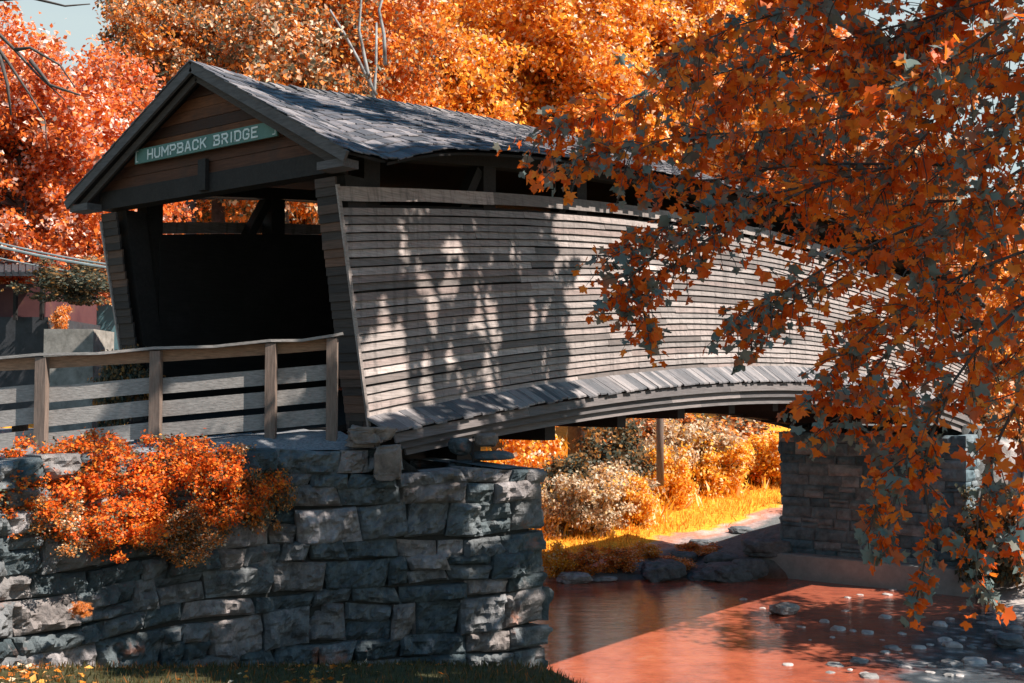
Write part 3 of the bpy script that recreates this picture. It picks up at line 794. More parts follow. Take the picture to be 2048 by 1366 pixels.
# ------------------------------------------------------------------ rocks
def rock_mesh(name, dims, seed, rough=.28, sub=3, sq=.72):
    import bmesh
    bm = bmesh.new(); bmesh.ops.create_icosphere(bm, subdivisions=sub, radius=1)
    for v in bm.verts:
        c = v.co.copy(); n = noise.fractal(c * 1.1 + Vector((seed * 3.3, seed, 0)), 1.0, 2.0, 4)
        b_ = Vector([math.copysign(abs(q) ** sq, q) for q in c])
        v.co = Vector((b_.x * dims[0], b_.y * dims[1], b_.z * dims[2])) * (1 + rough * n)
    me = bpy.data.meshes.new(name); bm.to_mesh(me); bm.free()
    return me
def rock(name, px, py, d, dims, mat, label, cat='rock', seed=0, group=None, rot=0, rough=.28, sink=.25, sq=.72):
    o = link(name, rock_mesh(name, dims, seed, rough, 4, sq), mat)
    p_ = U(px, py, d); o.location = (p_[0], p_[1], p_[2] + dims[2] * (1 - sink)); o.rotation_euler = (0, 0, AX - math.pi / 2 + rot)
    return tag(o, label, cat, group)
rock('boulder', 733, 886, 14.6, (.28, .24, .12), M['tan_rock'], 'tan boulder at the foot of the bridge siding beside the gravel', seed=2, rough=.5, sq=.55)
o = rock('stone_block', 776, 950, 14.5, (.17, .22, .22), M['tan_rock'], 'upright squared stone block ending the gravel shoulder beside the skirt', seed=3, rough=.22, sq=.36)
for i, (px, py, w_, h_, lb) in enumerate([(925, 945, .22, .10, 'low flat rubble stone on the abutment top under the skirt boards'), (920, 905, .16, .12, 'squarish rubble stone stacked under the skirt boards beside a thin pipe'), (985, 918, .30, .07, 'long flat rubble slab lying on the abutment top'), (972, 890, .17, .10, 'reddish rubble stone topmost at the rear of the abutment')]):
    rock('rubble_stone', px, py, 16.2, (w_, .2, h_), M['wall_stone'] if i < 3 else M['tan_rock'], lb, seed=20 + i, rough=.2)
mb = MB(); p0 = Vector(U(946, 945, 16.0)); mb.tube([p0, p0 + Vector((0, 0, .4)), p0 + Vector((.05, .04, .5))], [.018] * 3, 6)
tag(mb.build('drain_pipe', M['timber']), 'thin dark bent pipe standing among the rubble under the bridge', 'pipe')

def foot(px, py):
    d = 30.0
    while d < 90:
        q = U(px, py, d)
        if q[2] <= ground(q[0], q[1]) + .02: return d
        d += .25
    return 90
def at_water(px, py):
    lo, hi = 5, 120
    for _ in range(50):
        m_ = (lo + hi) / 2
        if U(px, py, m_)[2] > WATER: lo = m_
        else: hi = m_
    return lo
bank = [(1325, 1150, .75, .38, 'wide blue grey bank rock at the waterline nearest the sunlit path'), (1365, 1118, .45, .26, 'round blue grey rock sitting above the waterline rocks on the bank'), (1405, 1160, .5, .26, 'pointed rock at the water edge below the leaning branch'),
        (1455, 1152, .9, .34, 'long flat slab of rock along the dark water edge'), (1445, 1120, .6, .24, 'middle flat rock on the shaded bank left of the abutment'), (1530, 1100, .85, .34, 'large rounded rock against the abutment side'),
        (1500, 1140, .6, .32, 'dark rock beside the concrete footing end'), (1300, 1140, .35, .22, 'small rock at the left end of the bank rocks'), (1400, 1085, .5, .16, 'low rock half buried in orange ground cover'), (1480, 1060, .5, .16, 'low rock highest on the bank beside the pale path')]
for i, (px, py, w_, h_, lb) in enumerate(bank):
    d = foot(px, py + 6)
    rock('bank_rock', px, py + 6, d, (w_, w_ * .7, h_), M['rock'], lb, seed=40 + i, group='rocks on the bank by the abutment', rot=rnd.uniform(-.6, .6), sink=.4)
rock('river_rock', 1148, 1164, at_water(1148, 1164), (.55, .4, .2), M['pale_rock'], 'pale pointed rock breaking the water under the orange shrubs', seed=61)
rock('river_rock', 1205, 1161, at_water(1205, 1161), (.45, .3, .08), M['pale_rock'], 'thin pale rock lying level with the water beside the pale pointed rock', seed=62)
rock('river_rock', 1568, 1226, at_water(1568, 1228), (.42, .3, .17), M['pale_rock'], 'largest pale rock out in the creek in front of the footing', seed=63, rot=.5)
rock('river_rock', 2018, 1290, at_water(2018, 1294), (.38, .3, .16), M['rock'], 'large purple grey rock in the riffle at the gravel edge', seed=64)
proto = [rock_mesh('stone', (.16, .12, .07), 70 + i, .3, 2) for i in range(5)]
stones = [(1427, 1196, 1), (1487, 1199, 1), (1525, 1217, 1.1), (1602, 1254, 1), (1648, 1243, 1.3), (1676, 1259, 1.7), (1706, 1262, 1.2), (1735, 1266, 1.5), (1804, 1268, 1.0), (1690, 1222, 1.2), (1695, 1196, .9), (1765, 1280, 1), (1770, 1305, 1.4), (1790, 1298, 1.3), (1838, 1296, 1.3), (1860, 1290, 1.1), (1890, 1281, 1.8), (1905, 1292, 1.8), (1925, 1280, 1.1), (1995, 1328, 1.8), (1950, 1324, 2), (2030, 1333, 1.9), (1810, 1335, 1.9), (1735, 1352, 1.6), (1700, 1340, 1.2), (1576, 1330, 1.1), (1880, 1250, 1.6), (1900, 1238, 1.4), (1775, 1190, 1.3), (1720, 1190, 1), (1770, 1235, 1.6), (2030, 1258, 1.3), (2005, 1246, 1.2), (1980, 1262, 1.1), (1860, 1345, 1.5), (1920, 1352, 1.6), (1665, 1275, .7), (1620, 1280, .6), (1555, 1250, .7), (1785, 1180, 1.0)]
for i, (px, py, s_) in enumerate(stones):
    o = link('creek_stone', proto[i % 5]); 
    if not o.data.materials: o.data.materials.append(M['pale_rock'])
    d = at_water(px, py); p_ = U(px, py, d); o.location = (p_[0], p_[1], WATER - .012 * s_); s_ *= rnd.uniform(.4, 1.0); o.scale = (s_, s_, s_ * rnd.uniform(.8, 1.2)); o.rotation_euler = (0, 0, rnd.uniform(0, 6))
    tag(o, 'small pale stone poking out of the shallow creek', 'stone', 'small stones in the shallow creek')

rq = random.Random(5)
for i in range(34):
    px, py = rq.uniform(1660, 2048), rq.uniform(1232, 1362)
    if (px - 1660) / 390 + (py - 1232) / 130 < .75: continue
    me = proto[i % 5].copy(); me.materials.clear(); o = link('creek_stone', me, M['rock']); d = at_water(px, py); p_ = U(px, py, d)
    q = rq.uniform(.5, 1.9); o.location = (p_[0], p_[1], WATER - .015 * q); o.scale = (q, q, q * rq.uniform(.6, 1.1)); o.rotation_euler = (0, 0, rq.uniform(0, 6))
    tag(o, 'dark grey stone half sunk in the shaded riffle at lower right', 'stone', 'dark stones in the shaded riffle')

# ------------------------------------------------------------------ vegetation
def crown_pts(nclump, per, rad, ctr, shell=.55, clr=(.45, .9), squash=.75, seed=0, lumps=.25):
    g = np.random.default_rng(seed)
    d = g.normal(size=(nclump, 3)); d /= np.linalg.norm(d, axis=1, keepdims=True)
    rr = g.uniform(shell ** 2, 1, nclump) ** .5
    rr *= 1 + lumps * np.array([noise.noise(Vector(q * 1.6 + seed)) for q in d]) * 1.6
    c = d * rr[:, None] * np.array(rad) + np.array(ctr)
    cr = g.uniform(*clr, nclump)
    idx = np.repeat(np.arange(nclump), (per * (cr / np.mean(cr)) ** 2).astype(int))
    off = g.normal(size=(len(idx), 3)) * .55 * np.array([1, 1, squash])
    P = c[idx] + off * cr[idx][:, None]
    outw = P - np.array(ctr); outw /= np.linalg.norm(outw, axis=1, keepdims=True) + 1e-6
    return P, outw, c

def crown_mesh(name, P, outw, size, tpl=LEAF_SIMPLE, droop=.5, vary=.35):
    n = len(P)
    nr = outw * .55 + np.array([0, 0, .45]) + unit(n) * .75
    tip = unit(n) + outw * .3 + np.array([0, 0, -droop])
    return leaves(name, P, tip, nr, size * rng.uniform(1 - vary, 1 + vary, n), tpl, rng.uniform(.75, 1.25, n))

def trunk_mesh(name, h, r0, ctr, clumps, nl, seed, base=(0, 0, -.6)):
    rn = random.Random(seed); mb = MB()
    top = Vector((ctr[0], ctr[1], ctr[2] + h * .2)); pts = []; n = 7
    for i in range(n + 1):
        t = i / n; p_ = Vector(base).lerp(top, t) + Vector((rn.uniform(-.12, .12), rn.uniform(-.12, .12), 0)) * (1 if 0 < i else 0); pts.append(p_)
    rad = [r0 * (1 - .8 * i / n) * (1.35 if i == 0 else 1) for i in range(n + 1)]
    mb.tube(pts, rad, 8)
    for k in range(nl):
        c_ = Vector(clumps[rn.randrange(len(clumps))]); t = rn.uniform(.3, .85); i = int(t * n); a = pts[i].lerp(pts[i + 1], t * n - i)
        m_ = a.lerp(c_, .5) + Vector((rn.uniform(-.3, .3), rn.uniform(-.3, .3), rn.uniform(0, .5)))
        r_ = rad[i] * .5; mb.tube([a, a.lerp(m_, .5) + Vector((0, 0, .1)), m_, m_.lerp(c_, .6), c_], [r_, r_ * .75, r_ * .5, r_ * .32, r_ * .12], 6)
    return mb.mesh(name, True)

# five tree forms shared by the trees behind the bridge; each is 10 m tall at scale 1
FORMS = []
for i in range(5):
    P, ow, cl = crown_pts(260, 140, (3.4 + .3 * (i % 2), 3.4, 4.1), (0, 0, 0), shell=.25, seed=100 + i, clr=(.26, .72), lumps=.5)
    FORMS.append((crown_mesh('crown', P, ow, .165, droop=.25), trunk_mesh('trunk', 10, .25, (0, 0, .4), cl, 46, 200 + i, base=(0, 0, -4.2))))

def slot_obj(o, mat):
    if not o.data.materials: o.data.materials.append(mat)
    o.material_slots[0].link = 'OBJECT'; o.material_slots[0].material = mat

def tree(px, d, cy, scale, mat, label, form, bark='bark', group='autumn trees behind the bridge', wide=1.0, name='autumn_tree', rz=None):
    """crown centre seen at photo (px, cy), level distance d"""
    c_ = U(px, cy, d); zb = min(ground(c_[0], c_[1]), -.3) if d < 90 else ground(c_[0], c_[1])
    root = empty(name, (c_[0], c_[1], zb)); tag(root, label, 'tree', group)
    root.rotation_euler = (0, 0, form * 1.7 + px * .01 if rz is None else rz)
    cm, tm = FORMS[form % 5]; hc = max(1.5, c_[2] - zb)
    o = link('crown', cm, None, root); slot_obj(o, M[mat]); o.location = (0, 0, hc); o.scale = (scale * wide, scale * wide, scale)
    o = link('trunk', tm, None, root); slot_obj(o, M[bark]); o.location = (0, 0, hc); o.scale = (scale * wide, scale * wide, scale)
    mb = MB(); mb.tube([(0, 0, -.5), (.08, 0, hc * .5), (0, 0, hc - 4 * scale)] if hc > 4.6 * scale else [(0, 0, -.5), (0, 0, .2)], [.3 * scale, .25 * scale, .2 * scale] if hc > 4.6 * scale else [.3, .2], 9)
    mb.build('bole', M[bark], root, True)
    return root
tree(45, 27, 310, .74, 'leaf_red', 'red leaved tree at the left edge, its crown reaching below the portal eave', 0)
tl = bpy.context.scene.objects['autumn_tree']; tl.rotation_euler = (0, 0, 0)
mb = MB()
for q in ([(-30, 40), (30, 100), (75, 150), (130, 200)], [(-30, 60), (20, 130), (60, 190), (90, 240), (95, 300)], [(30, 100), (60, 95), (120, 130), (150, 175)], [(-20, 0), (60, -5), (130, 12), (180, 8)], [(0, 110), (15, 170), (22, 230)], [(60, 120), (100, 170), (160, 190)]):
    mb.tube([U(a_, b_, 22.5) for a_, b_ in q], [.045, .032, .02, .012, .008][:len(q)], 6)
lo_ = mb.build('bare_branch', M['bark'], smooth=True); lo_.parent = tl; lo_.location = -tl.location
tree(-150, 29, 300, .95, 'leaf_red', 'tall red leaved tree cut by the left edge of the picture', 1)
tree(185, 31, 330, .82, 'leaf_red', 'red orange tree right beside the left eave of the gable', 2)
tree(130, 33, 400, .62, 'leaf_orange', 'low orange tree behind the cables beside the portal', 3)
tree(385, 39, 150, .85, 'leaf_mixed', 'half green tree rising behind the peak of the gable', 4)
tree(285, 43, 330, .95, 'leaf_mixed', 'half green tree seen through the portal behind the gable peak tree', 1)
tree(440, 41, 60, 1.1, 'leaf_orange', 'tall orange tree just right of the gable peak', 0)
tree(560, 40, 180, 1.15, 'leaf_mixed', 'mottled orange and green tree behind the start of the roof ridge', 2)
tp = tree(690, 44, 70, 1.2, 'leaf_orange', 'orange tree with bare pale limbs above the roof', 3, bark='pale_bark', rz=0)
mb = MB()
for q in ([(748, 200), (730, 120), (718, 60), (722, 0), (715, -60)], [(770, 130), (768, 70), (758, 20), (775, -40)], [(752, 190), (722, 130), (690, 70), (660, 20)], [(745, 260), (748, 195), (752, 130), (753, 45)]):
    mb.tube([U(a_, b_, 38.5) for a_, b_ in q], [.075 - .012 * k for k in range(len(q))], 7)
lo_ = mb.build('bare_limb', M['pale_bark'], smooth=True); lo_.parent = tp; lo_.location = -tp.location
tree(840, 60, 150, 1.65, 'leaf_gold', 'golden tree close behind the middle of the visible ridge', 1)
tree(1000, 66, 90, 1.9, 'leaf_gold', 'tall golden tree behind the ridge, brightest of the row', 4)
tree(1150, 64, 170, 1.7, 'leaf_gold', 'golden orange tree where the roof meets the overhanging branch', 0)
tree(1310, 68, 90, 1.95, 'leaf_gold', 'golden tree rising behind the tip of the overhanging branch', 2)
tree(1480, 70, 160, 1.9, 'leaf_orange', 'orange tree hidden behind the overhanging sycamore leaves', 3)
tree(1660, 72, 330, 1.7, 'leaf_orange', 'orange tree behind the far part of the roof', 1)
tree(1990, 58, 660, 1.2, 'leaf_orange', 'orange tree beyond the far portal at the right edge', 4)
tree(1820, 62, 430, 1.2, 'leaf_mixed', 'half green tree beyond the far portal among pale sky gaps', 0)
tree(2080, 50, 700, 1.0, 'leaf_gold', 'golden tree low behind the far end of the bridge siding', 2)
# second row
for i, (px, cy, mt, lb) in enumerate([(20, 480, 'leaf_mixed', 'distant half green tree low behind the red trees'), (180, 470, 'leaf_orange', 'distant orange tree behind the cables'), (330, 400, 'leaf_orange', 'distant orange tree seen through the portal at left'), (470, 390, 'leaf_mixed', 'distant half green tree seen through the portal opening'), (610, 340, 'leaf_orange', 'distant orange tree seen past the truss brace'),
        (760, 200, 'leaf_mixed', 'distant half green tree in the back row above the roof'), (930, 240, 'leaf_orange', 'distant orange tree in the back row behind the golden trees'), (1100, 200, 'leaf_orange', 'distant orange tree filling the gap between golden crowns'), (1280, 260, 'leaf_orange', 'distant orange tree low behind the ridge near the branch tip'), (1450, 300, 'leaf_mixed', 'distant half green tree behind the overhanging branch'), (1620, 400, 'leaf_orange', 'distant orange tree behind the sloping far roof'), (1800, 600, 'leaf_orange', 'distant orange tree just above the far siding'), (1960, 680, 'leaf_gold', 'distant golden tree right of the far siding'), (2120, 640, 'leaf_orange', 'distant orange tree at the right border')]):
    tree(px, 80 + (i % 3) * 4, cy, 2.0, mt, lb, i, group='distant trees in the back row')
tc_ = empty('riverside_tree', (23.5, -9.8, -5.7)); tag(tc_, 'orange tree past the right edge whose shade falls on the creek', 'tree')
o = link('crown', FORMS[1][0], None, tc_); slot_obj(o, M['leaf_orange']); o.location = (0, 0, 10.5); o.scale = (1.3, 1.1, 1.2)
o = link('trunk', FORMS[1][1], None, tc_); slot_obj(o, M['bark']); o.location = (0, 0, 10.5); o.scale = (1.3, 1.1, 1.2)
mb = MB(); mb.tube([(0, 0, -.5), (.1, 0, 3), (0, 0, 6)], [.5, .42, .34], 9); mb.build('bole', M['bark'], tc_, True)

# shrubs: a form with thin stems
SHR = []
for i in range(4):
    P, ow, cl = crown_pts(46, 110, (1, 1, .95), (0, 0, .85), shell=.3, seed=300 + i, clr=(.16, .34), lumps=.5)
    P[:, 2] = np.abs(P[:, 2]); mb = MB()
    for k in range(16):
        c_ = Vector(cl[k]); c_.z = abs(c_.z); mb.tube([(0, 0, -.1), Vector((c_.x * .4, c_.y * .4, c_.z * .6)), c_], [.02, .014, .006], 5)
    SHR.append((crown_mesh('foliage', P, ow, .115), mb.mesh('stems', True)))
SHRF = []
for i in range(3):   # finer leaves for the near shrubs
    P, ow, cl = crown_pts(110, 190, (1.05, 1, .7), (0, 0, .45), shell=.3, seed=330 + i, clr=(.10, .24), lumps=.7)
    mb = MB()
    for k in range(22):
        c_ = Vector(cl[k]); mb.tube([(0, 0, -.3), Vector((c_.x * .4, c_.y * .4, c_.z * .7)), c_], [.014, .01, .004], 5)
    SHRF.append((crown_mesh('foliage', P, ow, .062), mb.mesh('stems', True)))
def shrub(px, py, d, sx, sz, mat, label, form, group, forms=SHR, onground=True, sy=None):
    c_ = U(px, py, d); root = empty('shrub', (c_[0], c_[1], c_[2])); tag(root, label, 'shrub', group)
    root.scale = (sx, sy or sx, sz); root.rotation_euler = (0, 0, form * 1.3 + px * .013)
    fm, sm = forms[form % len(forms)]
    o = link('foliage', fm, None, root); slot_obj(o, M[mat]); o = link('stems', sm, None, root); slot_obj(o, M['bark'])
    return root
g_ = 'shrubs on the far bank under the bridge'
for i, (px, yb, yt, wpx, mt, lb) in enumerate([
    (1112, 1074, 950, 120, 'leaf_pale', 'pale grey green shrub nearest the corner of the abutment'), (1190, 1068, 935, 160, 'leaf_pale', 'pale shrub with dark hollow centre above the waterline'), (1272, 1056, 945, 105, 'leaf_yellow', 'yellow orange shrub left of the mown bank'),
    (1235, 1050, 905, 180, 'leaf_pale', 'pale shrub left of the brown post'), (1342, 1012, 890, 115, 'leaf_yellow', 'bright yellow shrub right of the brown post'), (1435, 988, 870, 150, 'leaf_yellow', 'bright yellow shrub on the grassy bank in mid opening'), (1535, 970, 860, 140, 'leaf_yellow', 'yellow shrub touching the abutment edge'),
    (1135, 1040, 885, 190, 'leaf_green', 'dark green shrub behind the pale shrubs'), (1225, 1000, 840, 190, 'leaf_green', 'dark green shrub just below the floor beams'), (1420, 975, 845, 170, 'leaf_pale', 'silvery shrub behind the yellow shrubs'), (1345, 985, 835, 150, 'leaf_pale', 'silvery shrub right behind the brown post'), (1530, 965, 840, 150, 'leaf_orange', 'rust orange shrub beside the abutment top'), (1060, 1000, 835, 170, 'leaf_gold', 'golden shrub above the rubble under the skirt'), (1450, 955, 815, 220, 'leaf_mixed', 'dull shrub at the back under the last beams'), (1290, 960, 815, 220, 'leaf_mixed', 'dull shrub at the back behind the brown post')]):
    d = foot(px, yb); sx = wpx / 2 / FPX * d / 1.15; sz = (yb - yt) / FPX * d / 1.95
    shrub(px, yb, d, sx, sz, mt, lb, i, g_)
for i, (px, yb, yt, wpx, mt, lb) in enumerate([(1105, 1150, 1085, 90, 'leaf_yellow', 'low yellow clump at the waterline by the near wall'), (1165, 1148, 1095, 110, 'leaf_orange', 'low orange clump at the waterline above the pale rock'), (1240, 1140, 1095, 100, 'leaf_orange', 'low orange clump at the waterline beside the path foot'), (1290, 1115, 1080, 80, 'leaf_gold', 'low golden clump where the path meets the water'), (1395, 1108, 1085, 110, 'leaf_orange', 'flat orange creeper over the bank rocks'), (1345, 1142, 1115, 100, 'leaf_orange', 'flat orange creeper at the left bank rocks')]):
    d = foot(px, yb); sx = wpx / 2 / FPX * d / 1.15; sz = (yb - yt) / FPX * d / 1.95
    shrub(px, yb, d, sx, sz, mt, lb, i, 'low clumps along the waterline')
for i, (px, py, d, sx, sz, mt, lb) in enumerate([(1985, 1160, 36, 1.2, 1.5, 'leaf_green', 'dark green shrub beside the right end of the footing'), (2060, 1140, 35, 1.2, 1.3, 'leaf_mixed', 'olive shrub at the right edge above the gravel bar'), (2010, 1010, 40, 1.6, 2.0, 'leaf_mixed', 'mottled shrub against the right wing wall'), (2060, 960, 44, 2, 2.4, 'leaf_orange', 'orange shrub at the right edge behind the wing wall'), (1985, 900, 46, 1.5, 1.6, 'leaf_green', 'dark shrub on top of the wing wall')]):
    shrub(px, py, d, sx, sz, mt, lb, i, 'shrubs beside the far abutment')
for i, (px, py, d, sx, sz, mt, lb) in enumerate([
    (30, 990, 12.0, .62, .5, 'leaf_bush', 'orange wall shrub at the left edge'), (140, 975, 12.6, .7, .62, 'leaf_bush', 'orange wall shrub spilling over the stones below the first post'), (255, 960, 13.0, .72, .66, 'leaf_bush', 'densest orange wall shrub under the second rail bay'), (225, 1040, 12.5, .6, .5, 'leaf_bush', 'orange wall shrub hanging lowest down the stones'), (370, 955, 13.5, .7, .6, 'leaf_bush', 'golden orange wall shrub below the second post'), (440, 985, 13.6, .55, .55, 'leaf_bush', 'orange wall shrub mixed with bare stems'), (500, 985, 13.9, .5, .6, 'leaf_mixed', 'half green wall shrub at the right end of the row'), (70, 1030, 12.0, .5, .4, 'leaf_mixed', 'half green wall shrub low at the left'), (350, 1045, 13.2, .5, .4, 'leaf_mixed', 'half green wall shrub trailing below the golden one')]):
    shrub(px, py + 48, d, sx, sz, mt, lb, i, 'shrubs along the top of the stone wall', SHRF)
shrub(160, 1226, 11.7, .10, .09, 'leaf_orange', 'tiny orange tuft growing from a wall joint', 1, None, SHRF)

# grass (nobody could count it)
def blades(name, pts, h, mat, label):
    pts = np.array(pts); n = len(pts)
    tip = np.c_[rng.normal(0, .35, n), rng.normal(0, .35, n), np.ones(n)]
    me = leaves(name, pts, tip, unit(n), h * rng.uniform(.5, 1.4, n), ([(-.07, 0, 0), (.07, 0, 0), (.03, .6, .05), (0, 1, .16)], [(0, 1, 2, 3)]))
    return tag(link(name, me, M[mat]), label, 'grass', kind='stuff')
pts = []
while len(pts) < 26000:
    r, f = random.uniform(-6.5, 3), random.uniform(8, 15.6)
    if f > wall_f(min(r, .35)) - .02 or (f > 15.4): continue
    x, y = XY(r, f); pts.append((x, y, ground(x, y) - .01))
blades('foreground_grass', pts, .07, 'grass_dark', 'short dark olive grass at the foot of the stone wall')
pts = []
while len(pts) < 45000:
    x, y = random.uniform(14, 54), random.uniform(10.5, 30); d = x - interp(y, XR_)
    if y < 11.8 - .08 * (x - 30) + random.gauss(0, .35) or d < 1: continue
    pts.append((x, y, ground(x, y) - .02))
blades('bank_grass', pts, .26, 'grass_gold', 'golden orange grass on the bank beyond the bridge')
pts = []
while len(pts) < 9000:
    x, y = random.uniform(16, 56), random.uniform(13, 30)
    q_ = noise.noise(Vector((x * .5, y * .5, 9)))
    if y < 14.2 - .08 * (x - 30) - q_ * 2.5 or x - interp(y, XR_) < .6: continue
    pts.append((x, y, ground(x, y) - .03))
blades('tall_grass', pts, .85, 'leaf_yellow', 'tall wild golden brush between the shrubs on the far bank')
# fallen leaves in the grass
pts = []
while len(pts) < 380:
    px_ = random.choice([random.gauss(60, 60), random.gauss(640, 45), random.gauss(70, 50), random.uniform(0, 900)])
    r = (px_ - 1024) / FPX * 12; f = random.uniform(9.5, 15.3)
    r = (px_ - 1024) / FPX * f
    if f > wall_f(r) - .05: continue
    x, y = XY(r, f); pts.append((x, y, ground(x, y) + .02))
pts = np.array(pts); n = len(pts)
me = leaves('fallen_leaves', pts, unit(n) * [1, 1, .2], unit(n) * .4 + [0, 0, 1], rng.uniform(.05, .10, n), LEAF_SIMPLE)
tag(link('fallen_leaves', me, M['leaf_orange']), 'fallen orange leaves lying in the dark grass', 'leaves', kind='stuff')

# ------------------------------------------------------------------ foreground sycamore
def spline(pts, n):
    P = [Vector(p) for p in pts]; out_ = []
    m_ = len(P) - 1
    for i in range(n + 1):
        t = i / n * m_; k = min(int(t), m_ - 1); s_ = t - k
        p0, p1, p2, p3 = P[max(k - 1, 0)], P[k], P[k + 1], P[min(k + 2, m_)]
        out_.append(.5 * ((2 * p1) + (p2 - p0) * s_ + (2 * p0 - 5 * p1 + 4 * p2 - p3) * s_ ** 2 + (3 * p1 - p0 - 3 * p2 + p3) * s_ ** 3))
    return out_
rs_ = random.Random(77)
LP, LT, LN, LS = [], [], [], []
limb = MB(); twig = MB()
def put_leaf(p_, away, size):
    LP.append(p_); tp = Vector(away) * .8 + Vector((rs_.gauss(0, .45), rs_.gauss(0, .45), rs_.gauss(-.45, .4)))
    nn = Vector((rs_.gauss(-.25, .55), rs_.gauss(-.45, .55), rs_.gauss(.55, .5)))
    LT.append(tp); LN.append(nn); LS.append(size)
def twiglet(a, direc, length, nl, size):
    d = Vector(direc).normalized(); p_ = Vector(a); pts_ = [p_.copy()]
    n = 5
    for i in range(n):
        d = (d + Vector((rs_.gauss(0, .12), rs_.gauss(0, .12), -.10 + rs_.gauss(0, .08)))).normalized(); p_ = p_ + d * length / n; pts_.append(p_.copy())
    twig.tube(pts_, [.007 - .0009 * i for i in range(n + 1)], 4, caps=False)
    for k in range(nl):
        t = (k + rs_.random()) / nl; i = min(int(t * n), n - 1); q = pts_[i].lerp(pts_[i + 1], t * n - i)
        sd = Vector((rs_.gauss(0, 1), rs_.gauss(0, 1), rs_.gauss(-.1, .6))).normalized()
        q2 = q + sd * rs_.uniform(.02, .07); put_leaf(q2, sd * .7 + d * .5, size * min(1.6, max(.45, rs_.lognormvariate(0, .32))))
    put_leaf(pts_[-1], d, size)
def bough(ctrl, r0, r1, dens, tl, size, t0=0.0, nl=8, spread=1.0, pale=False):
    pts_ = spline(ctrl, 24); n = 24
    limb.tube(pts_, [r0 + (r1 - r0) * i / n for i in range(n + 1)], 7)
    ln = sum((b_ - a).length for a, b_ in zip(pts_, pts_[1:])); cnt = int(ln * dens)
    for k in range(cnt):
        t = t0 + (1 - t0) * (k + rs_.random()) / cnt; i = min(int(t * n), n - 1); q = pts_[i].lerp(pts_[i + 1], t * n - i)
        d = (pts_[i + 1] - pts_[i]).normalized()
        sd = Vector((rs_.gauss(0, 1), rs_.gauss(0, 1), rs_.gauss(-.15, .8))); sd = (sd - d * sd.dot(d)).normalized()
        twiglet(q, d * .75 + sd * spread + Vector((0, 0, -.1)), tl * rs_.uniform(.5, 1.2) * (1 - .45 * t), nl, size)
    twiglet(pts_[-1], pts_[-1] - pts_[-2], tl * .6, nl, size)
TB = (8.6, -10.6)   # trunk foot, out of frame to the right
tz = -5.6
hub = Vector((8.0, -10.2, 4.2)); hub2 = Vector((7.6, -9.6, 7.0))
limb.tube(spline([(TB[0], TB[1], tz - .3), (8.5, -10.5, -2), (8.2, -10.3, 2), hub, hub2, (7.0, -9.0, 9.5), (6.4, -8.4, 12)], 20), [.48, .44] + [.42 - .018 * i for i in range(19)], 10)
B = lambda *q: [U(*p_) for p_ in q]
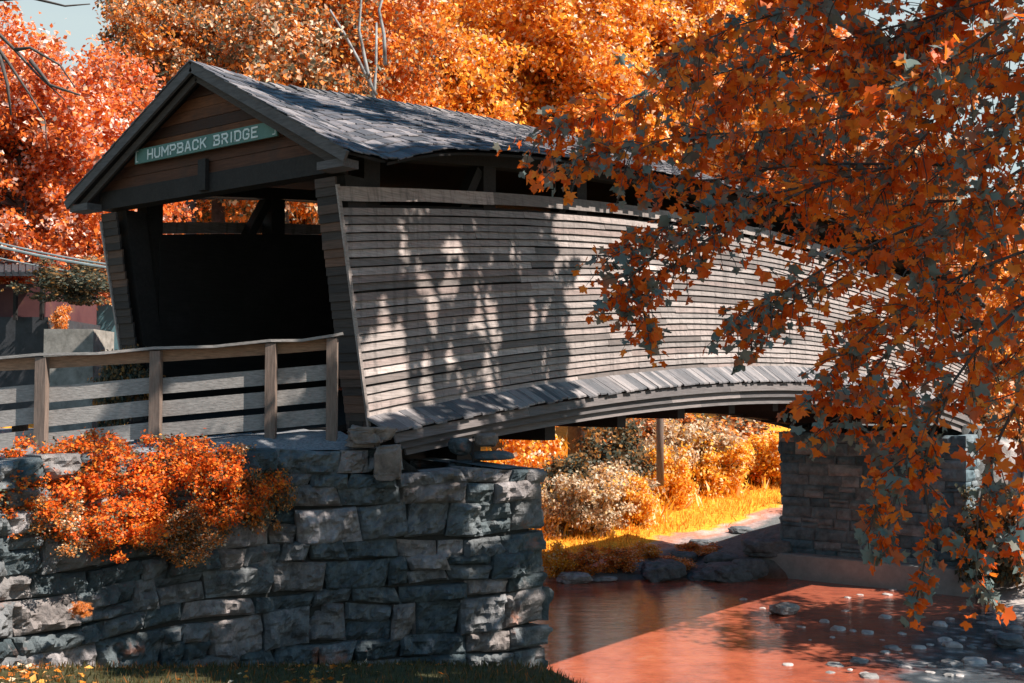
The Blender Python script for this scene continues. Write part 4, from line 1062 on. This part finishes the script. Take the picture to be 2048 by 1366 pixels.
front = [
 (B((2200, -60, 11.5), (1800, 50, 11.3), (1500, 130, 11), (1250, 200, 10.7), (1100, 262, 10.5)), 8, .75),
 (B((2200, 150, 10.8), (1850, 190, 10.8), (1600, 255, 10.5), (1350, 275, 10.3), (1150, 322, 10.2)), 8, .65),
 (B((2200, 250, 10.4), (1900, 310, 10.4), (1600, 375, 10.2), (1400, 425, 10), (1235, 505, 9.9)), 8, .6),
 (B((1640, 370, 10.2), (1480, 440, 10), (1360, 520, 9.9), (1290, 600, 9.8), (1297, 665, 9.8)), 7, .4),
 (B((1480, 440, 10.2), (1360, 480, 9.9), (1270, 545, 9.8), (1225, 590, 9.8)), 6, .4),
 (B((2200, 380, 9.8), (1900, 430, 9.8), (1700, 510, 9.7), (1560, 590, 9.6), (1470, 640, 9.6)), 7, .5),
 (B((1800, 470, 9.9), (1680, 560, 9.9), (1560, 620, 9.8), (1500, 690, 9.8)), 5, .35),
 (B((2200, 450, 9.4), (1950, 540, 9.4), (1800, 620, 9.4), (1700, 700, 9.4), (1620, 800, 9.4)), 8, .5),
 (B((1900, 580, 9.6), (1800, 680, 9.5), (1720, 770, 9.5), (1670, 850, 9.5)), 8, .42),
 (B((2200, 500, 9.2), (2000, 650, 9.2), (1880, 800, 9.2), (1780, 930, 9.2), (1745, 1040, 9.2)), 7, .4),
 (B((1900, 780, 9.0), (1850, 920, 9.0), (1858, 1060, 9.0), (1835, 1190, 9.0)), 7, .3),
 (B((1830, 880, 9.0), (1800, 960, 9.0), (1775, 1060, 9.0), (1760, 1090, 9.0)), 7, .26),
 (B((2200, 620, 8.8), (2040, 800, 8.8), (1965, 980, 8.8), (1952, 1170, 8.8)), 7, .42),
 (B((2250, 700, 8.6), (2090, 880, 8.6), (2045, 1000, 8.6), (2030, 1080, 8.6)), 7, .4),
 (B((2200, -160, 10.2), (1900, -80, 10.2), (1700, -10, 10.1), (1480, 50, 10), (1340, 120, 9.9)), 8, .6),
 (B((2200, 50, 9.2), (1950, 120, 9.2), (1750, 170, 9.2), (1600, 200, 9.1)), 7, .5),
 (B((2200, 120, 11.4), (2000, 160, 11.4), (1800, 280, 11.5), (1650, 330, 11.4)), 8, .7),
 (B((2200, 280, 9), (2040, 340, 9), (1920, 440, 9), (1830, 520, 9)), 7, .5),
 (B((2200, 600, 11), (2000, 560, 11), (1820, 600, 11), (1700, 640, 11)), 6, .5),
 (B((2250, -100, 8.2), (2050, 20, 8.2), (1900, 120, 8.2), (1800, 180, 8.2)), 7, .45),
 (B((1950, -150, 11.6), (1700, -60, 11.6), (1560, 60, 11.5), (1440, 180, 11.3)), 7, .6),
 (B((1900, 330, 10.6), (1600, 330, 10.6), (1420, 360, 10.5), (1255, 345, 10.4)), 7, .5),
 (B((2150, 560, 10), (1960, 650, 10), (1840, 720, 9.9), (1770, 820, 9.9)), 7, .5),
 (B((2150, 420, 11), (1950, 400, 11), (1760, 420, 11), (1600, 470, 11)), 7, .6),
 (B((1900, 20, 11.2), (1750, 90, 11.2), (1600, 110, 11.1), (1420, 230, 11)), 7, .6),
 (B((2250, -60, 10), (2030, 90, 10), (1870, 250, 10), (1760, 390, 10)), 8, .65),
 (B((2250, 280, 10.6), (2090, 370, 10.6), (1980, 490, 10.6), (1890, 610, 10.6)), 8, .6),
 (B((2280, 160, 11.5), (2060, 220, 11.5), (1900, 330, 11.5), (1780, 430, 11.5)), 8, .7),
 (B((2280, 60, 8.8), (2100, 160, 8.8), (1990, 290, 8.8), (1940, 420, 8.8)), 8, .55),
 (B((2250, 560, 9.8), (2120, 640, 9.8), (2010, 720, 9.8), (1930, 800, 9.8)), 7, .5),
]
for ctrl, nl, tl in front:
    c0 = Vector(ctrl[0])
    if (c0 - hub).length < 9 and U(2150, 0, 9)[0] < c0.x + 3: pass
    bough(ctrl, .016, .005, 15 if ctrl[-1][2] > -.3 else 12, tl * 1.18, .072, nl=nl)
# limbs carrying those boughs from the trunk
for i in (0, 1, 2, 5, 7, 9, 12, 13, 14, 15, 16, 17, 18, 19, 20, 21):
    c0 = Vector(front[i][0][0]); h_ = hub if c0.z < 4.2 else hub2
    limb.tube(spline([h_, h_.lerp(c0, .5) + Vector((0, 0, .5)), c0], 8), [.08 - .0078 * k for k in range(9)], 7)
N_FRONT = len(LP)
# the crown overhead (above the picture) that shades the wall and the bridge
def shade_bough(a, ctrl, dens=5.5, tl=1.0, nl=11, size=.2):
    bough([a] + ctrl, .09, .012, dens, tl, size, t0=.2, nl=nl, spread=1.2)
def over(X, Y, Z, L_):  # a point L_ metres up the sun's way from a lit place
    return (X + .20 * L_, Y - .61 * L_, Z + .767 * L_)
SHADE = [((-.5, 0, 3.2), 10), ((1.2, 0, 3.0), 10), ((2.4, 0, 2.8), 10), ((3.6, 0, 3.2), 9.6), ((4.7, 0, 2.6), 9.4), ((.6, 0, 1.8), 9.5), ((4.6, 0, 3.8), 9.8), ((2.9, 0, 1.6), 9.6), ((4.9, 0, 1.4), 9.2), ((3.2, 2, 5), 8.5), ((1, 2, 5), 9),
         ((-3.6, 2.0, -2.6), 12), ((-2.9, 1.2, -2.8), 11.5), ((-2.0, .2, -2.4), 11), ((-1.2, -.3, -2.9), 10.5), ((-.6, -.8, -2.0), 10.2), ((-.1, -1.2, -3.2), 9.8), ((-4.5, 2.6, -3), 12), ((-4.8, 3, -2.2), 12), ((-.6, -.6, -.9), 10), ((.2, -1.2, -1.0), 9.8), ((-1.4, .2, -1.6), 10.5)]
for (q, L_) in SHADE:
    e = Vector(over(*q, L_)); h_ = hub2 + Vector((-.4, .2, rs_.uniform(-.5, 2.5)))
    mid = h_.lerp(e, .55) + Vector((0, 0, rs_.uniform(.3, 1.2)))
    shade_bough(h_, [tuple(mid), tuple(e + Vector((rs_.uniform(-.5, .5), rs_.uniform(-.5, .5), .3))), tuple(e + Vector((-1.0, .3, -.5)))])
for (px_, py_, d_, L_) in [(1250, 250, 10.5, 5.5), (1450, 200, 10.5, 5.2), (1650, 250, 10.5, 5), (1850, 200, 10.5, 5), (1500, 480, 9.8, 6), (1700, 500, 9.6, 6), (1350, 520, 9.8, 6.2), (1900, 450, 9.4, 6), (1650, 700, 9.5, 7), (1850, 750, 9.2, 7), (2000, 700, 9, 7), (1850, 1000, 9, 8.2), (1400, 350, 10.2, 5.8)]:
    e = Vector(over(*U(px_, py_, d_), L_)); h_ = hub2 + Vector((-.3, .2, rs_.uniform(-.5, 2)))
    shade_bough(h_, [tuple(h_.lerp(e, .6) + Vector((0, 0, .7))), tuple(e), tuple(e + Vector((-.8, .2, -.1)))], dens=5, tl=.9, nl=9)
# gaps between the shading boughs: the sun reaches these spots
def on_wall(px, py):
    lo, hi = 5, 60
    for _ in range(50):
        m_ = (lo + hi) / 2
        if U(px, py, m_)[1] < 0: lo = m_
        else: hi = m_
    return U(px, py, lo)
WIN = []
for (px_, ya, yb, rd) in [(805, 440, 560, .10), (840, 520, 600, .09), (865, 560, 690, .13), (800, 690, 840, .22), (745, 740, 850, .16), (855, 730, 800, .15), (960, 560, 640, .15), (985, 600, 800, .17), (1035, 490, 560, .12), (1060, 600, 680, .10), (1090, 720, 790, .13), (930, 760, 830, .12), (700, 560, 640, .08), (770, 600, 660, .1), (905, 660, 720, .12), (1110, 520, 600, .09)]:
    for y_ in range(ya, yb + 1, 22): WIN.append((on_wall(px_ + (y_ - yb) * .05, y_), rd))
for z_ in np.arange(-3.6, -.5, .22):
    for x_ in (.75, 1.05, 1.35): WIN.append(((x_ + .12 * math.sin(z_ * 5 + x_ * 9), -1.5 - .35 * (x_ - .6), z_), .19))
for (px_, py_, d_, rd) in [(110, 1080, 12, .16), (60, 1180, 11.6, .2), (480, 1160, 13.8, .14), (400, 1060, 13.4, .12), (360, 1270, 13.2, .14), (500, 1080, 13.8, .12), (600, 960, 14.2, .1), (470, 1230, 13.7, .1), (830, 960, 14.7, .1), (30, 1090, 11.6, .2), (120, 1240, 12, .15), (700, 1290, 14.4, .08), (590, 1040, 14.2, .08)]: WIN.append((U(px_, py_, d_), rd))
for (px_, py_, d_) in [(60, 960, 12.2), (150, 930, 12.6), (240, 920, 13), (330, 920, 13.3), (200, 1000, 12.7), (290, 980, 13.1), (400, 930, 13.5), (100, 990, 12.3), (360, 1000, 13.4), (230, 1060, 12.7)]: WIN.append((U(px_, py_, d_), .42))
s_ = np.array((.20, -.61, .767)); s_ /= np.linalg.norm(s_)
A_ = np.array([tuple(q) for q in LP]); keep = np.ones(len(A_), bool)
for p_, rd in WIN:
    v_ = A_ - np.array(p_); t_ = v_ @ s_; dd = np.linalg.norm(v_ - t_[:, None] * s_, axis=1)
    keep &= ~((dd < rd + .04) & (t_ > 1.5) & ((np.arange(len(A_)) >= N_FRONT) | (rd == .19)))
LP, LT, LN, LS = [[q for q, k_ in zip(l_, keep) if k_] for l_ in (LP, LT, LN, LS)]
syc = empty('sycamore_tree', (TB[0], TB[1], tz)); tag(syc, 'large sycamore leaning in from the right with orange and grey green lobed leaves', 'tree')
parent_keep(limb.build('trunk', M['bark'], smooth=True), syc)
parent_keep(twig.build('twigs', M['bark']), syc)
me = leaves('crown', np.array([tuple(q) for q in LP]), np.array([tuple(q) for q in LT]), np.array([tuple(q) for q in LN]), np.array(LS), LEAF_LOBED)
parent_keep(link('crown', me, M['leaf_front']), syc)
print('sycamore leaves', len(LP))

# ------------------------------------------------------------------ things beyond the approach, left
M['dark_metal'] = noise_mat('dark_roofing', [(.3, (.03, .032, .036)), (.7, (.06, .062, .07))], scale=5, rough=.6)
M['red_panel'] = noise_mat('faded_red_panel', [(.35, (.075, .026, .03)), (.6, (.11, .042, .042)), (.75, (.16, .09, .04))], scale=1.6, rough=.7, bump=.1)
M['white_panel'] = noise_mat('white_panel', [(.3, (.66, .68, .68)), (.7, (.78, .79, .78))], scale=3, rough=.6, bump=.05)
M['teal_panel'] = noise_mat('teal_panel', [(.3, (.10, .20, .23)), (.7, (.15, .27, .30))], scale=1.2, rough=.6, bump=.05)
M['cable'] = noise_mat('grey_cable', [(.3, (.14, .18, .19)), (.7, (.22, .27, .28))], scale=4, rough=.5)
def cambox(mb, px0, px1, y0, y1, d, depth):
    """upright box facing the camera's bearing"""
    a = Vector(U(px0, y0, d)); b_ = Vector(U(px1, y0, d)); zt = a.z; zb = U(px0, y1, d)[2]; dd = Vector((fx, fy, 0)) * depth
    q = [(a.x, a.y, zb), (b_.x, b_.y, zb), (b_.x + dd.x, b_.y + dd.y, zb), (a.x + dd.x, a.y + dd.y, zb)]
    mb.hexa(q + [(x, y, zt) for x, y, z in q])
shed = empty('open_shed', U(0, 800, 24)); tag(shed, 'low shed with dark ribbed roof and faded red panels at the left edge', 'shed')
mb = MB(); cambox(mb, -260, 92, 568, 634, 24.4, 3); parent_keep(mb.build('wall_panel', M['red_panel']), shed)
mb = MB(); cambox(mb, -260, 96, 634, 830, 24.3, 3.1); parent_keep(mb.build('base', M['dark_metal']), shed)
for px in (30, 83, -40, -110): 
    mb = MB(); cambox(mb, px - 3, px + 3, 560, 640, 24.1, .1); parent_keep(mb.build('post', M['timber']), shed)
mb = MB()
for k in range(24):
    p0 = -260 + k * 14.3
    a = Vector(U(p0, 552, 23.6)); b_ = Vector(U(p0, 520, 27.5)); a2 = Vector(U(p0 + 13.5, 552, 23.6)); b2 = Vector(U(p0 + 13.5, 520, 27.5)); u_ = Vector((0, 0, .09))
    mb.hexa([a, a2, b2, b_, a + u_, a2 + u_, b2 + u_, b_ + u_])
    mb.beam(a + u_, b_ + u_, .05, .06)
parent_keep(mb.build('roof', M['dark_metal']), shed)
mb = MB(); cambox(mb, 88, 187, 658, 880, 21, 1.1); tag(mb.build('concrete_block', M['pale_concrete']), 'pale concrete pillar block behind the railing left of the portal', 'concrete block')
hut = empty('small_hut', U(180, 700, 33)); tag(hut, 'small hut with a teal wall and white corner seen left of the portal', 'hut')
mb = MB(); cambox(mb, 162, 330, 560, 700, 33, 3); parent_keep(mb.build('wall', M['teal_panel']), hut)
mb = MB(); cambox(mb, 136, 161, 596, 700, 32.9, 3); parent_keep(mb.build('corner_panel', M['white_panel']), hut)
for i, (ya, yb, th, lb) in enumerate([(478, 522, .018, 'uppermost grey cable sagging towards the portal wall'), (486, 529, .028, 'thickest grey cable just under the uppermost one'), (512, 545, .014, 'lowest thin grey cable left of the portal')]):
    mb = MB(); a = Vector(U(-150, ya - 30, 20 + i)); b_ = Vector(U(330, yb + 22, 22 + i)); mb.tube([a.lerp(b_, t) - Vector((0, 0, .10 * math.sin(math.pi * t))) for t in np.linspace(0, 1, 10)], [th] * 10, 6)
    tag(mb.build('utility_cable', M['cable']), lb, 'cable', 'cables beside the portal')
for i, (px, py, d, sx, sz, mt, lb) in enumerate([(140, 604, 23, .8, .45, 'leaf_green', 'dark green bush between the shed roof and the portal'), (215, 580, 24, .5, .4, 'leaf_mixed', 'mottled bush close to the portal wall above the hut'), (120, 668, 21.5, .18, .3, 'leaf_orange', 'small orange sprig on top of the concrete block'), (238, 850, 18, .45, .75, 'leaf_green', 'dark bush behind the railing beside the portal foot')]):
    shrub(px, py, d, sx, sz, mt, lb, i, 'bushes left of the portal')
mb = MB(); a = Vector(U(1320, 935, 50)); b_ = Vector(U(1320, 780, 50)); mb.tube([a - Vector((0, 0, .8)), a.lerp(b_, .5), b_, b_ + Vector((0, 0, 2))], [.17, .165, .16, .15], 10)
tag(mb.build('timber_post', M['post'], smooth=True), 'upright brown timber post among the bushes under the bridge', 'post')

# ------------------------------------------------------------------ light, sky, camera
SUN = Vector((.20, -.61, .767)).normalized()
sl = bpy.data.lights.new('sun', 'SUN'); sl.energy = 5.0; sl.angle = R(.5); sl.color = (1.0, .905, .815)
so = bpy.data.objects.new('sun', sl); COL.objects.link(so); so.location = (0, 0, 40)
so.rotation_euler = (-SUN).to_track_quat('-Z', 'Y').to_euler()
wd = bpy.data.worlds.new('World'); S.world = wd; wd.use_nodes = True
nt = wd.node_tree; bg = nt.nodes['Background']
sk = nt.nodes.new('ShaderNodeTexSky'); sk.sky_type = 'NISHITA'; sk.sun_disc = False
sk.sun_elevation = math.asin(SUN.z); sk.sun_rotation = math.atan2(SUN.x, SUN.y); sk.air_density = 1.0; sk.dust_density = .8; sk.ozone_density = 3.0
tcw = N(nt, 'ShaderNodeTexCoord'); sp = N(nt, 'ShaderNodeSeparateXYZ'); nt.links.new(tcw.outputs['Generated'], sp.inputs[0])
hz = ramp(nt, [(.30, (1, 1, 1)), (.55, (0, 0, 0))]); nt.links.new(sp.outputs[2], hz.inputs[0])
tl_ = mixc(nt, 1.0, sk.outputs[0], (.22, .86, 1.0), 'MULTIPLY')
nt.links.new(mixc(nt, hz.outputs[0], tl_, (4.2, 5.0, 5.1)), bg.inputs[0]); bg.inputs[1].default_value = .074
cd = bpy.data.cameras.new('camera'); cam = bpy.data.objects.new('camera', cd); COL.objects.link(cam)
cd.sensor_width = 36; cd.lens = 36 * FPX / 2048; cd.clip_end = 2000; cd.clip_start = .05
cam.location = CAM
cam.rotation_euler = Vector((fx * math.cos(TH), fy * math.cos(TH), math.sin(TH))).to_track_quat('-Z', 'Y').to_euler()
S.camera = cam
S.view_settings.view_transform = 'Standard'; S.view_settings.look = 'None'; S.view_settings.gamma = 1
S.view_settings.exposure = 1.0
S.cycles.max_bounces = 6; S.cycles.transparent_max_bounces = 4
S.cycles.use_denoising = True
